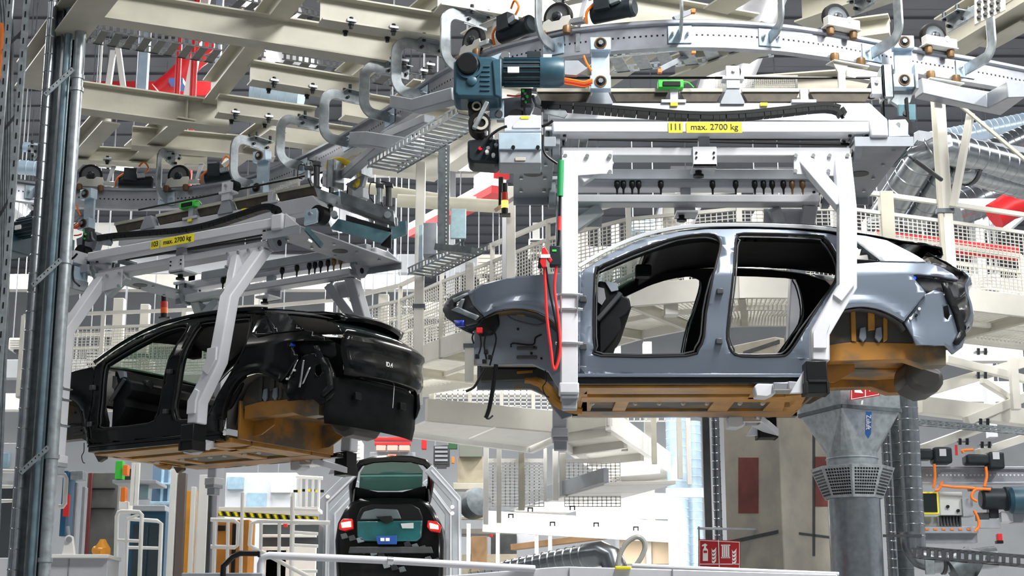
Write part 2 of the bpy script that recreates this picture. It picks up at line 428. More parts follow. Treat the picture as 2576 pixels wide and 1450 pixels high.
    for q in ([(1134, 780), (1150, 772), (1205, 795), (1196, 806)], [(1138, 752), (1175, 736), (1178, 741), (1142, 760)], [(1150, 772), (1160, 752), (1168, 752), (1160, 776)]):
        panel(car, 'housing_rib', q, [], GALV, .015, .0, mirror=False)
    panel(car, 'blue_plug', [(1142, 806), (1166, 806), (1162, 820), (1146, 821)], [], BLUE, .05, .0, mirror=False)
    # front wheelhouses
    def flat(px, m, nm, yo, d, mir=True, bev=.006): return part(car, nm, MB().pprism(px, YS + yo, d), m, bevel=bev, mirror=YC if mir else None)
    def flat2(px, m, nm, Y, d): return part(car, nm, MB().pprism(px, Y, d), m, bevel=.02)
    flat([(1245, 776), (1412, 772), (1450, 870), (1452, 990), (1425, 1000), (1400, 968), (1380, 935), (1340, 917), (1192, 918), (1193, 836), (1238, 815)], HOUSE, 'wheelhouse', .26, .06)
    flat([(1282, 772), (1360, 774), (1352, 790), (1325, 794), (1290, 791), (1276, 782)], OCHRE2, 'strut_tower', .22, .05)
    flat([(1300, 872), (1352, 872), (1350, 880), (1300, 880)], UNDER, 'stamped_rib', .245, .03)
    flat([(1300, 895), (1352, 895), (1350, 903), (1300, 903)], UNDER, 'stamped_rib', .245, .03)
    part(car, 'rail_gap', MB().pprism([(1240, 918), (1330, 918), (1350, 929), (1240, 929)], 14.83, .05), BLACK)
    part(car, 'front_rail', MB().pprism([(1207, 922), (1390, 922), (1400, 960), (1322, 960), (1210, 964)], 14.95, -.1), UNDER, bevel=.006)
    flat([(1207, 890), (1390, 890), (1400, 918), (1210, 918)], UNDER, 'front_rail', .34, .12, False)
    part(car, 'rail_slot', MB().pprism([(1300, 935), (1340, 932), (1340, 938), (1300, 941)], 14.84, .02), OCHRE2)
    mb = MB().tube([PY(x, y, YC + .3) for x, y in [(1320, 957), (1355, 962), (1382, 985), (1400, 1010), (1428, 1025), (1465, 1032)]], [.03, .045, .05, .05, .05, .045], 10, sm=4)
    part(car, 'subframe_arm', mb, OCHRE2)
    mb = MB()
    for c in ((1337, 889), (1344, 874)): mb.pcyl(*c, 3.5, YS + .245, .03, 10)
    mb.pcyl(1362, 902, 3, YS + .245, .03, 10); mb.pcyl(1303, 828, 3, YS + .245, .03, 10)
    part(car, 'plug', mb, BLACK)
    mb = MB().tube([PY(x, y, YS + .24) for x, y in [(1286, 874), (1290, 864), (1340, 868), (1347, 850), (1363, 842)]], .007, 6, sm=3)
    part(car, 'brake_line', mb, BLACK)
    mb = MB().tube([PY(x, y, YS + .23) for x, y in [(1265, 778), (1285, 800), (1320, 812), (1350, 818), (1368, 814)]], .005, 6, sm=3)
    part(car, 'brake_line', mb, DARK)
    # wiring at the nose
    mb = MB().pprism([(1196, 822), (1215, 795), (1252, 778), (1258, 812), (1240, 838), (1205, 842)], YS + .16, .16)
    part(car, 'connector_block', mb, BLACK, bevel=.02)
    part(car, 'red_connector', MB().rbox(1198, 824, 1214, 838, YS + .14, .06), RED, bevel=.006)
    for pth in ([(1192, 838), (1188, 850), (1192, 865)], [(1208, 842), (1210, 870), (1202, 898)], [(1236, 822), (1248, 850), (1240, 890), (1232, 920)], [(1222, 840), (1218, 870), (1224, 905)]):
        part(car, 'harness_wire', MB().tube([PY(x, y, YS + .15) for x, y in pth], .008, 6, sm=4), BLACK)
    for x, y in ((1200, 896), (1222, 884), (1233, 898), (1218, 909)): part(car, 'wire_plug', MB().rbox(x - 5, y - 5, x + 6, y + 6, YS + .13, .04), BLACK, bevel=.004)
    part(car, 'coolant_hose', MB().tube([PY(x, y, YS + .14) for x, y in [(1248, 918), (1244, 945), (1238, 990), (1230, 1030), (1222, 1052)]], .019, 10, sm=3), BLACK)
    part(car, 'hose_end', MB().tube([PY(x, y, YS + .14) for x, y in [(1230, 1028), (1223, 1050), (1230, 1054), (1240, 1046)]], .008, 6, sm=3), DARK)
    part(car, 'ground_strap', MB().tube([PY(x, y, YS + .14) for x, y in [(1222, 926), (1205, 955), (1192, 975), (1172, 985)]], .012, 8, sm=3), BLACK)
    part(car, 'sensor_wire', MB().tube([PY(x, y, YS + .2) for x, y in [(1372, 932), (1374, 960), (1365, 975), (1372, 995), (1382, 1000)]], .005, 6, sm=3), BLACK)
    # sill, floor
    part(car, 'sill_skirt', MB().rbox(1453, 948, 2034, 966, YS + .01, .12), ROOFB, bevel=.012, mirror=YC)
    part(car, 'sill_flange', MB().rbox(1453, 940, 2038, 949, YS - .005, .06), PAINT, bevel=.006, mirror=YC)
    zu = PY(1700, 967, YS + .1).z                 # underside of the floor, seen at a flat angle from below
    def under(x0, y0, x1, y1, m, nm, drop=.02, th=.05, bev=.006, lim=True):
        a = PZ(x0, y0, zu - CAMZ); b = PZ(x1, y1, zu - CAMZ)
        return part(car, nm, MB().box((a.x, a.y, zu - drop), (b.x, b.y, zu - drop + th)), m, bevel=bev)
    a = PY(1452, 967, YS + .1); b_ = PY(2040, 967, YS + .1)
    part(car, 'floor_pan', MB().box((a.x, YS + .1, zu), (b_.x, 2 * YC - YS - .1, zu + .05)), UNDER, bevel=.01)
    under(1448, 968, 2030, 984, OCHRE2, 'floor_rail', .03)
    under(1530, 985, 1975, 992, UNDER, 'floor_channel', .012)
    under(1462, 991, 1985, 1003, OCHRE2, 'floor_rail', .035)
    under(1470, 1004, 1975, 1026, UNDER, 'floor_panel', .010)
    under(1455, 1027, 1990, 1041, OCHRE, 'floor_rail', .035)
    under(1440, 1042, 2000, 1047, ROOFB, 'far_sill', .02)
    for x in (1474, 1560, 1812, 1958): under(x - 7, 992, x + 8, 1038, OCHRE2, 'floor_crossmember', .03)
    under(1900, 970, 1920, 995, OCHRE2, 'floor_crossmember', .035)
    for x in (1490, 1598, 1658, 1718, 1778, 1861, 1918):
        c = PZ(x, 1007, zu - CAMZ); part(car, 'floor_plug', MB().cyl((c.x, c.y - .05, zu - .028), (c.x, c.y + .02, zu - .028), .021, n=12), CREAM)
    part(car, 'floor_corner', MB().prism([PZ(x, y, zu - CAMZ) - Vector((0, 0, .03)) for x, y in [(1975, 990), (2030, 985), (2015, 1015), (1990, 1036), (1965, 1038)]], (0, 0, .06)), OCHRE2, bevel=.006)
    part(car, 'floor_corner', MB().prism([PZ(x, y, zu - CAMZ) - Vector((0, 0, .03)) for x, y in [(1440, 985), (1478, 975), (1478, 1037), (1455, 1034), (1428, 1024)]], (0, 0, .06)), OCHRE2, bevel=.006)
    # dashboard, mirror pod
    dsh = [(1505, 706), (1545, 712), (1558, 738), (1584, 752), (1588, 775), (1578, 792), (1560, 802), (1564, 826), (1545, 858), (1516, 893), (1506, 893)]
    part(car, 'dashboard', MB().pprism(dsh, YS + .16, 1.5), TRIM, bevel=.02)
    part(car, 'dash_frame', MB().tube([PY(x, y, YS + .13) for x, y in [(1503, 805), (1530, 775), (1562, 738)]], .022, 8), DARK)
    part(car, 'steering_column', MB().cyl(PY(1530, 760, YS + .5), PY(1580, 765, YS + .45), .05, n=12), DARK)
    part(car, 'dash_bracket', MB().pprism([(1504, 722), (1520, 726), (1524, 752), (1514, 768), (1504, 760)], YS + .14, .03), CHROME)
    part(car, 'dash_bracket', MB().pprism([(1522, 708), (1552, 712), (1556, 730), (1538, 734)], YS + .14, .05), HOUSE)
    part(car, 'mirror_pod', MB().rbox(1600, 664, 1640, 694, YC - .05, .14), TRIM, bevel=.02)
    # pillar hinges
    for x, y in ((1812, 732), (1810, 858)):
        yy = YS + sidey(PY(x, y, YS).x, PY(x, y, YS).z)
        part(car, 'door_hinge', MB().rbox(x - 8, y - 7, x + 8, y + 7, yy - .045, .05), DARK, bevel=.006, mirror=YC)
    part(car, 'door_latch', MB().rbox(1807, 776, 1817, 796, YS + .0, .03), BLACK, bevel=.006, mirror=YC)
    for x, y in ((1462, 752), (1462, 872)): part(car, 'door_hinge', MB().rbox(x - 4, y - 8, x + 14, y + 8, YS - .05, .05), DARK, bevel=.006, mirror=YC)
    # rear wheelhouse
    arch = [(2048, 940), (2058, 880), (2085, 815), (2120, 785), (2165, 775), (2215, 780), (2260, 800), (2290, 835), (2300, 872), (2200, 870), (2070, 880)]
    flat(arch, UNDER, 'rear_wheelhouse', .16, .25)
    flat([(2140, 783), (2152, 779), (2155, 860), (2142, 858)], OCHRE2, 'wheelhouse_rib', .135, .04)
    flat([(2183, 778), (2200, 778), (2202, 830), (2184, 832)], OCHRE2, 'wheelhouse_rib', .135, .04)
    flat([(2222, 788), (2233, 792), (2233, 855), (2222, 862)], OCHRE2, 'wheelhouse_rib', .135, .04)
    for x in (2170, 2210): flat([(x - 6, 825), (x + 8, 822), (x + 10, 850), (x + 2, 862), (x - 9, 850)], HOUSE, 'damper_bracket', .12, .03)
    flat([(2084, 868), (2150, 860), (2380, 866), (2380, 920), (2330, 922), (2280, 905), (2086, 910)], OCHRE, 'rear_rail', .15, .16)
    flat2([(2086, 925), (2110, 912), (2150, 905), (2180, 918), (2230, 906), (2290, 914), (2290, 952), (2200, 958), (2090, 955)], OCHRE, 'rear_subframe', YC + .55, -.45)
    tank = [(2282, 906), (2300, 908), (2375, 932), (2378, 965), (2360, 985), (2330, 990), (2295, 975), (2276, 955)]
    part(car, 'rear_tank', MB().pprism(tank, YC - .3, .5), UNDER, bevel=.05)
    part(car, 'rear_crossmember', MB().pprism([(2090, 900), (2290, 895), (2290, 925), (2090, 930)], YC + .3, -.6), OCHRE, bevel=.03)
    zr_ = PY(2150, 952, 15.0).z; part(car, 'rear_floor', MB().box((PY(2030, 950, YC).x, YS + .32, zr_), (PY(2285, 950, YC).x, YC + .6, zr_ + .1)), OCHRE, bevel=.02)
    part(car, 'heel_board', MB().box((PY(2036, 950, YC).x - .03, YS + .12, zu), (PY(2036, 950, YC).x, 2 * YC - YS - .12, zr_ + .1)), OCHRE, bevel=.005)
    for sg_ in (0, 1):
        q = [PY(x, y, YS + .34) for x, y in [(2036, 880), (2150, 870), (2150, 935), (2100, 962), (2036, 966)]]
        if sg_: q = [Vector((v.x, 2 * YC - v.y, v.z)) for v in q]
        part(car, 'seat_box_side', MB().prism(q, (0, .02, 0)), OCHRE)
    # rear corner below the lamp
    rc = [(2330, 739), (2352, 728), (2380, 735), (2405, 752), (2424, 800), (2431, 850), (2424, 872), (2400, 890), (2380, 868), (2308, 866), (2296, 840), (2278, 808)]
    panel(car, 'rear_corner_panel', dn(rc), [dn([(2375, 770), (2388, 765), (2394, 790), (2388, 805), (2378, 795)])], PAINT, .02, .035)
    panel(car, 'lamp_recess', dn([(2300, 690), (2412, 706), (2420, 745), (2405, 752), (2380, 735), (2352, 728), (2330, 738)]), [], DARK, .02, .06)
    panel(car, 'lamp_gasket', dn([(2372, 712), (2384, 712), (2400, 750), (2422, 800), (2430, 845), (2412, 868), (2402, 862), (2416, 835), (2404, 790), (2384, 750)]), [], BLACK, .03, -.005)
    for x, y in ((2313, 777), (2306, 793), (2291, 801)): part(car, 'stud', MB().pcyl(x, y, 3.5, YS + sidey(PY(x, y, YS).x, PY(x, y, YS).z) + .01, .03, 10), PURE if x != 2306 else BLACK)
    # spoiler, tailgate, rear window, rear apron
    cross(car, 'spoiler', [(2225, 640), (2280, 645), (2330, 654), (2352, 664), (2346, 672), (2300, 668)], ROOFB, [.28, .29, .32, .38, .36, .34], crown=.05, curve=[0, .0, .02, .08, .08, .05], thick=.015)
    cross(car, 'rear_window', [(2300, 668), (2345, 692), (2392, 722)], GLASSD, [.34, .30, .24], crown=.03, curve=[.03, .05, .09], thick=.008)
    cross(car, 'tailgate', [(2392, 722), (2414, 738), (2418, 748), (2412, 760), (2412, 776), (2420, 800), (2426, 826), (2422, 842), (2408, 850)], PAINT, [.24, .20, .18, .2, .2, .2, .22, .24, .26], crown=.01, curve=[.09, .12, .14, .14, .14, .14, .14, .14, .12], thick=.015)
    cross(car, 'tailgate_recess', [(2406, 828), (2402, 838), (2400, 852)], BLACK, [.45, .45, .45], crown=0, curve=0, thick=.01)
    cross(car, 'rear_apron', [(2400, 852), (2384, 858), (2380, 895), (2378, 950), (2374, 985)], TRIM, [.28, .14, .13, .13, .16], crown=.0, curve=[.14, .13, .12, .11, .10], thick=.02)
    for u in (-.45, .35): 
        c = PY(2388, 900, YC); q = MB().box((c.x - .02, YC + u - .05, c.z - .04), (c.x + .02, YC + u + .05, c.z + .04)); part(car, 'apron_socket', q, BLACK, bevel=.006)
    part(car, 'marker_dot', MB().pcyl(2300, 700, 5, YS + .0, .05, 10), BLUE)
    part(car, 'hanging_tag', MB().tube([PY(2398, 850, YC + .1), PY(2398, 920, YC + .1)], .004, 5), PURE)
    for cur in ([(2045, 905), (2054, 865), (2070, 824), (2095, 792), (2125, 774), (2165, 768), (2205, 773), (2240, 786), (2276, 806)], [(1216, 794), (1250, 778), (1279, 773), (1315, 773), (1350, 779), (1380, 794), (1405, 815), (1422, 840), (1436, 880)]):
        pts = smooth([Vector((x, YS + sidey(x, z) + .004, z)) for x, z in [CX(*p) for p in cur]], 4)
        part(car, 'arch_lip', MB().ribbon(pts, .03, .03), PAINT, mirror=YC)
    # liners that close the wheel arches and the rear cavity
    for cur, y1 in (([(2044, 930), (2050, 880), (2068, 828), (2094, 795), (2125, 777), (2165, 771), (2205, 776), (2240, 789), (2270, 808), (2282, 826)], .20), ([(1218, 797), (1250, 781), (1280, 776), (1315, 776), (1350, 783), (1380, 798), (1405, 820), (1424, 850), (1440, 900)], .28)):
        pts = [CX(*p) for p in cur]; mb = MB(); n_ = len(pts)
        mb.v = [Vector((x, YS + sidey(x, z) + .05, z)) for x, z in pts] + [Vector((x, YS + y1 + .08, z)) for x, z in pts]
        mb.f = [(i, i + 1, i + 1 + n_, i + n_) for i in range(n_ - 1)]
        for o in part(car, 'arch_liner', mb, UNDER, mirror=YC): sm_ = o.modifiers.new('skin', 'SOLIDIFY'); sm_.thickness = .01
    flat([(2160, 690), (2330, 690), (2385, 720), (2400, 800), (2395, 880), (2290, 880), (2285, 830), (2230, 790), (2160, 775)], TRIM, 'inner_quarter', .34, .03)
    nest(car, {'inner_seal': 'door_seal', 'housing_rib': 'headlamp_housing', 'stamped_rib': 'wheelhouse', 'plug': 'wheelhouse', 'brake_line': 'wheelhouse', 'strut_tower': 'wheelhouse', 'wheelhouse_rib': 'rear_wheelhouse', 'damper_bracket': 'rear_wheelhouse', 'floor_plug': 'floor_panel', 'floor_bead': 'floor_panel', 'door_hinge': 'body_side', 'door_latch': 'body_side', 'dash_bracket': 'dashboard', 'dash_frame': 'dashboard', 'steering_column': 'dashboard', 'rail_slot': 'front_rail', 'stud': 'rear_corner_panel', 'apron_socket': 'rear_apron', 'tailgate_recess': 'tailgate', 'wire_plug': 'connector_block', 'red_connector': 'connector_block', 'hose_end': 'coolant_hose'})
    return car
grey_car = build_car('car_body', 'grey doorless car body hanging from the carrier numbered 111')
SHELL = [o for o in grey_car.children]
# ================================================================== CARRIERS
A0 = Vector((3.04, 13.63, 0)); A1 = Vector((-2.62, 16.80, 0)); TH = R(-32)
def blackpos(p):
    p = Vector(p); d = p - A0; rot = Matrix.Rotation(TH, 3, 'Z'); q = rot @ Vector((d.x, d.y, 0)) + A1
    return Vector((q.x, q.y, p.z))
def build_carrier(label):
    base = PY(1760, 1000, YC)
    ca = thing('overhead_carrier', label, 'carrier', (PY(1780, 330, YC).x, YC, base.z))
    P = lambda nm, mb, m, bev=.006, mir=None, **k: part(ca, nm, mb, m, bevel=bev, mirror=mir, **k)
    YL = 13.45
    lb = P('load_beam', MB().rbox(1390, 305, 2222, 334, YL, .18), WHITE, .014, YC)
    P('beam_end_block', MB().rbox(2190, 296, 2236, 344, YL - .03, .24), WHITE, .02, YC)
    P('beam_end_gusset', MB().pprism([(2236, 300), (2290, 342), (2236, 344)], YL, .03), WHITE, .004, YC)
    sb = P('swing_beam', MB().rbox(1412, 370, 2141, 393, 13.55, .20), WHITE, .014, YC)
    # pivots
    for px in (1398, 2151):
        c = PY(px, 343, 13.64); z = c.z; hw = .14
        pts = [(c.x - .035, c.y - hw, z), (c.x - .035, c.y + hw, z), (c.x - .035, c.y + hw, z - .12)]
        for k in range(7):
            t = math.pi * k / 6; pts.append((c.x - .035, c.y + .11 * math.cos(t), z - .15 - .10 * math.sin(t)))
        pts.append((c.x - .035, c.y - hw, z - .12))
        lug = P('pivot_lug', MB().prism(pts, (.07, 0, 0)), GREYST, .006, YC)
        hole = MB().cyl((c.x - .04, c.y, z - .16), (c.x + .04, c.y, z - .16), .035, n=14); P('pivot_hole', hole, BLACK, 0, YC)
        P('pivot_plate', MB().box((c.x - .1, c.y - .17, z), (c.x + .1, c.y + .17, z + .035)), WHITE, .006, YC)
        mb = MB()
        for dx in (-.075, .075):
            for dy in (-.13, .13): mb.bolt((c.x + dx, c.y + dy, z), (0, 0, -1), .016, .05)
        P('pivot_bolts', mb, BOLT, 0, YC, kind='stuff')
    # gussets
    P('gusset_plate', MB().pprism([(1417, 379), (1541, 379), (1541, 438), (1510, 438), (1452, 442), (1417, 442)], 13.50, .02), WHITE, .003, YC)
    P('gusset_plate', MB().pprism([(1997, 387), (2141, 387), (2141, 445), (2085, 442), (1997, 438)], 13.50, .02), WHITE, .003, YC)
    for x, y in ((1422, 394), (1477, 394), (1534, 394), (1534, 434), (2001, 393), (2045, 393), (2086, 393), (2131, 393), (2000, 432), (2083, 432)):
        c = PY(x, y, 13.50); P('gusset_bolt', MB().bolt(c, (0, -1, 0), .019, .025), CHROME, 0, YC)
    # posts
    def lin(y): return 13.62 - .54 * min(1, (y - 400) / 150)
    P('front_post', MB().ribbon([PY(1433, 396, 13.58), PY(1432, 560, 13.08), PY(1431, 996, 13.08)], .145, .15), WHITE, .012, YC)
    P('post_brace', MB().bar(PY(1458, 452, 13.57), PY(1534, 402, 13.60), .12, .10, (0, 1, 0)), WHITE, .01, YC)
    P('rear_post', MB().ribbon([PY(2117, 398, 13.59), PY(2130, 528, lin(528)), PY(2130, 722, lin(722)), PY(2061, 840, lin(840)), PY(2061, 912, lin(912))], .15, .15), WHITE, .014, YC)
    P('post_brace', MB().bar(PY(2018, 400, 13.58), PY(2120, 520, 13.2), .12, .115, (0, 1, 0)), WHITE, .01, YC)
    P('reinforcing_plate', MB().pprism([(2112, 678), (2150, 676), (2150, 716), (2118, 758), (2096, 742), (2112, 715)], lin(722) - .10, .03), WHITE, .004, YC)
    P('reinforcing_plate', MB().pprism([(2072, 798), (2090, 808), (2080, 838), (2080, 876), (2046, 876), (2046, 835)], lin(840) - .10, .03), WHITE, .004, YC)
    for y in (747, 783, 868):
        c = PY(1431, y, 13.08); s = .085
        P('post_clamp', MB().ribbon([c + Vector((-s, -s, 0)), c + Vector((s, -s, 0)), c + Vector((s, s, 0)), c + Vector((-s, s, 0))], .018, .016, (0, 0, 1), True), CHROME, .003, YC)
        mb = MB()
        for dx in (-.1, .1): mb.cyl(c + Vector((dx * 1.15, -.07, 0)), c + Vector((dx * .75, -.07, 0)), .012, n=8)
        P('clamp_studs', mb, CHROME, 0, YC, kind='stuff')
    for x in (1411, 1452): P('clamp_rod', MB().cyl(PY(x, 745, 12.99), PY(x, 786, 12.99), .008, n=8), CHROME, 0, YC)
    P('post_sleeve', MB().rbox(1407, 962, 1457, 990, 13.0, .19), WHITE, .012, YC)
    P('post_foot', MB().rbox(1411, 990, 1456, 1003, 13.02, .17), GREYST, .008, YC)
    P('foot_bracket', MB().rbox(1414, 1003, 1452, 1030, 13.06, .1), GREYST, .008, YC)
    # rear feet and pads
    P('foot_block', MB().rbox(2031, 908, 2084, 990, 12.98, .2), BLACK, .008, YC)
    P('foot_ribs', MB().rbox(2027, 960, 2034, 990, 12.97, .2).rbox(2081, 960, 2088, 990, 12.97, .2).rbox(2034, 956, 2080, 962, 12.97, .02), RUBBER, .003, YC)
    P('foot_gusset', MB().pprism([(2031, 918), (2031, 988), (1988, 990)], 13.1, .05), WHITE, .004, YC)
    a = PY(2060, 990, 13.1)
    P('pad_arm', MB().prism([PY(2084, 988, 13.02), PY(2084, 988, 13.02) + Vector((0, .2, 0)), PY(1975, 978, 13.5) + Vector((0, .12, 0)), PY(1985, 980, 13.3)], (0, 0, .07)), WHITE, .006, YC)
    P('pad_link', MB().rbox(1946, 962, 2000, 982, 13.35, .22), CHROME, .008, YC)
    P('pad_head', MB().pprism([(1898, 972), (1906, 965), (1948, 966), (1952, 990), (1930, 1000), (1902, 998)], 13.4, .16), WHITE, .012, YC)
    P('pad_pin', MB().cyl(PY(1896, 966, 13.5), PY(1896, 942, 13.5), .022, n=10), BLACK, 0, YC)
    # middle of the swing beams
    P('beam_saddle', MB().rbox(1744, 369, 1804, 419, 13.52, .03).rbox(1744, 412, 1804, 419, 13.52, .24), WHITE, .004, YC)
    for x in (1752, 1796): P('saddle_bolt', MB().pcyl(x, 384, 3, 13.51, .02, 8).pcyl(x, 396, 3, 13.51, .02, 8), BLACK, 0, YC)
    P('buffer', MB().cyl(PY(1757, 424, 13.65), PY(1757, 446, 13.65), .03, n=12).cyl(PY(1757, 440, 13.65), PY(1757, 446, 13.65), .05, n=12), BLACK, 0, YC)
    P('spacer_block', MB().rbox(1758, 344, 1786, 371, 13.56, .08), GREYST, .006, YC)
    # end cross plates
    for x0, x1 in ((1292, 1398), (2150, 2298)):
        a = PY(x0, 352, YL); b = PY(x1, 352, YL); zb = PY(x1, 344, YL).z
        P('cross_plate', MB().box((a.x, YL + .02, zb - .02), (b.x, 2 * YC - YL - .02, zb)), GREYST, .004)
        P('cross_flange', MB().box((a.x, YL, zb - .09), (b.x, YL + .02, zb)), GREYST, .003, YC)
        mb = MB()
        for k in range(4):
            for s in (.2, .8): mb.bolt((a.x + (b.x - a.x) * s, YL + .3 + k * .42, zb - .02), (0, 0, -1), .018, .02)
        P('plate_bolts', mb, CHROME, 0, kind='stuff')
        P('plate_hole', MB().cyl(((a.x + b.x) / 2, YC + .1, zb - .024), ((a.x + b.x) / 2, YC + .1, zb - .016), .09, n=20), BLACK, 0)
    # belts under the load beams
    for dy in (.30, .42): P('drive_belt', MB().bar(PY(1480, 350, YL + dy), PY(2160, 350 + 14 * (dy < .4), YL + dy), .03, .018), RUBBER, 0)
    for x in (1468, 2155): P('belt_pulley', MB().cyl(PY(x, 350, YL + .25), PY(x, 350, YL + .25) + Vector((0, .24, 0)), .04, n=16), GALVD, 0)
    # far cable duct with plugs
    zc = PY(1500, 352, 14.6)
    P('cable_duct', MB().rbox(1470, 425, 2125, 452, 15.0, .1), GREYST, .01)
    for k, x in enumerate((1552, 1568, 1590, 1606, 1662, 1792, 1850, 1898, 1920, 1942, 1970, 1992, 2018)):
        P('hanging_plug', MB().lathe([(.012, 0), (.03, .03), (.03, .07), (.012, .10), (.008, .17)], PY(x, 452, 15.05), (0, 0, -1), 10), BLACK if k < 11 else BRASS, 0)
    # upper frame
    P('upper_beam', MB().pprism([(1380, 259), (2188, 259), (2232, 300), (2232, 306), (1380, 300)], 13.95, .16), WHITE, .008)
    P('upper_beam_rear', MB().pprism([(1380, 259), (2188, 259), (2188, 290), (1380, 290)], 14.65, .12), GREYST, .008)
    segs = ((1350, 1488), (1536, 1682), (1710, 1818), (1866, 2012), (2036, 2192))
    for a_, b_ in segs:
        P('channel_panel', MB().pprism([(a_, 230), (b_, 230), (b_ - 14, 256), (a_ + 14, 256)], 13.98, .10), BROWN, .003)
        P('channel_lip', MB().rbox(a_, 222, b_, 231, 13.965, .05), CREAM, .003)
    for x in (1696, 2024): P('channel_bracket', MB().rbox(x - 10, 222, x + 10, 254, 13.94, .06).rbox(x - 32, 250, x + 30, 258, 13.93, .08), WHITE, .004)
    for x in (1511, 1843):
        P('pedestal', MB().pprism([(x - 14, 222), (x + 14, 222), (x + 30, 256), (x + 30, 262), (x - 30, 262), (x - 30, 256)], 13.93, .1), GREYST, .004)
    P('pedestal_head', MB().rbox(1828, 165, 1862, 222, 13.92, .06).rbox(1818, 192, 1872, 199, 13.91, .12), WHITE, .004)
    P('guide_pulley', MB().pcyl(1846, 180, 19, 14.0, .08), RUBBER, 0)
    P('pulley_bolt', MB().pcyl(1846, 176, 5, 13.9, .03, 8), CHROME, 0)
    P('sync_shaft', MB().cyl(PY(1415, 196, 14.12), PY(2205, 196, 14.12), .012, n=10), BLACK, 0)
    P('mesh_cover', MB().rbox(1800, 189, 2007, 193, 14.4, .02).rbox(2002, 193, 2007, 222, 14.4, .02).rbox(1800, 193, 1805, 222, 14.4, .02), CREAM2, 0)
    mb = MB()
    for k in range(40): mb.rbox(1806 + k * 5, 193, 1807.2 + k * 5, 222, 14.41, .005)
    for k in range(6): mb.rbox(1806, 197 + k * 4.5, 2003, 198.2 + k * 4.5, 14.41, .005)
    P('cover_mesh', mb, CREAM2, 0, kind='stuff')
    gc = P('receiver_case', MB().rbox(1656, 200, 1720, 220, 13.9, .1), GREENF, .008)
    part(gc, 'receiver_window', MB().rbox(1668, 204, 1712, 216, 13.885, .02), BLACK) if False else None
    P('receiver_window', MB().rbox(1668, 204, 1712, 216, 13.885, .02), BLACK, .003)
    P('receiver_wire', MB().tube([PY(x, y, 13.93) for x, y in [(1718, 206), (1732, 208), (1745, 220)]], .006, 6, sm=3), GREENF, 0)
    for x in (1696, 1922): P('warning_label', MB().rbox(x - 9, 258, x + 9, 266, 13.93, .02), YELLOW, 0)
    # energy chain, one link per piece
    path = smooth([PY(x, y, 13.72) for x, y in [(1360, 268), (1450, 272), (1600, 284), (1740, 294), (1850, 293), (1960, 283), (2050, 273), (2090, 273), (2112, 281), (2121, 298)]], 60)
    ch = P('energy_chain', MB().tube(path[::12], .016, 6), BLACK, 0)
    L = [0]
    for i in range(1, len(path)): L.append(L[-1] + (path[i] - path[i - 1]).length)
    lm = None; s = .03; step = .058; j = 0
    while s < L[-1]:
        while L[j] < s: j += 1
        t = (path[min(j + 3, len(path) - 1)] - path[max(j - 3, 0)]).normalized()
        if lm is None:
            q = MB().box((-.027, -.05, -.035), (.027, .05, .03)); q.box((-.031, -.052, .005), (.031, .052, .038)); lm = mesh_of('chain_link', q, BLACK)
        o = bpy.data.objects.new('chain_link', lm); COL.objects.link(o); o.parent = ch
        o.location = path[j] - worldloc(ca); o.rotation_euler = (0, -math.atan2(t.z, t.x), 0); s += step
    P('chain_anchor', MB().pprism([(1368, 275), (1420, 273), (1428, 286), (1420, 296), (1368, 284)], 13.68, .03), GALV, .003)
    P('anchor_plug', MB().rbox(1374, 258, 1390, 268, 13.7, .06), BLUE, .004)
    # hanger brackets that reach up past the rail
    def hanger(x, yt, Y, dx=0):
        P('hanger_plate', MB().rbox(x - 23, yt + 28, x + 23, yt + 104, Y + .05, .03), ZINC, .004)
        for k, (ya, yb) in enumerate(((yt, yt + 32), (yt + 96, yt + 130))):
            P('hanger_block', MB().rbox(x - 26, ya, x + 26, yb, Y - .02, .11), ZINC, .006)
            yc = ya + 16
            c = PY(x, yc, Y - .02)
            P('hanger_cushion', MB().ring(c, (0, -1, 0), .022, .046, .012, 22), BLACK, 0)
            P('cushion_ring', MB().ring(c, (0, -1, 0), .046, .056, .010, 22), BRASS, 0)
            P('hanger_bolt', MB().bolt(c, (0, -1, 0), .024, .03), CHROME, 0)
    hanger(1511, 93, 13.75); hanger(2275, 89, 14.2)
    P('hanger_channel', MB().rbox(2224, 162, 2250, 244, 14.0, .05).rbox(2224, 162, 2229, 244, 14.0, .2).rbox(2246, 162, 2250, 244, 14.0, .2), GALV, .004)
    P('hanger_channel', MB().rbox(2304, 160, 2312, 222, 14.15, .2), GALV, .004)
    P('hanger_foot', MB().pprism([(2225, 244), (2300, 222), (2290, 258), (2262, 268)], 14.25, .06), GALV, .004)
    P('shaft_bearing', MB().rbox(2193, 193, 2222, 238, 14.05, .1), WHITE, .012)
    P('bearing_roller', MB().pcyl(2200, 220, 17, 14.06, .16), RUBBER, 0)
    P('bearing_bolt', MB().pcyl(2206, 205, 5, 14.03, .03, 8), CHROME, 0)
    # right end: belt wheel and plates
    P('belt_wheel', MB().pcyl(2268, 318, 29, 13.75, .12, 26), RUBBER, 0)
    P('wheel_plate', MB().pprism([(2236, 302), (2278, 300), (2285, 310), (2285, 342), (2236, 345)], 13.70, .03), ZINC, .004)
    P('wheel_bolt', MB().pcyl(2260, 313, 6, 13.68, .03, 8), CHROME, 0)
    P('tensioner_plate', MB().rbox(2262, 262, 2305, 302, 13.9, .05), TEAL, .004)
    P('tensioner_bolt', MB().pcyl(2280, 284, 8, 13.88, .04, 10), DARK, 0)
    P('lift_strap', MB().rbox(2222, 240, 2227, 300, 14.3, .08).rbox(2283, 245, 2289, 320, 13.85, .06), BLACK, 0)
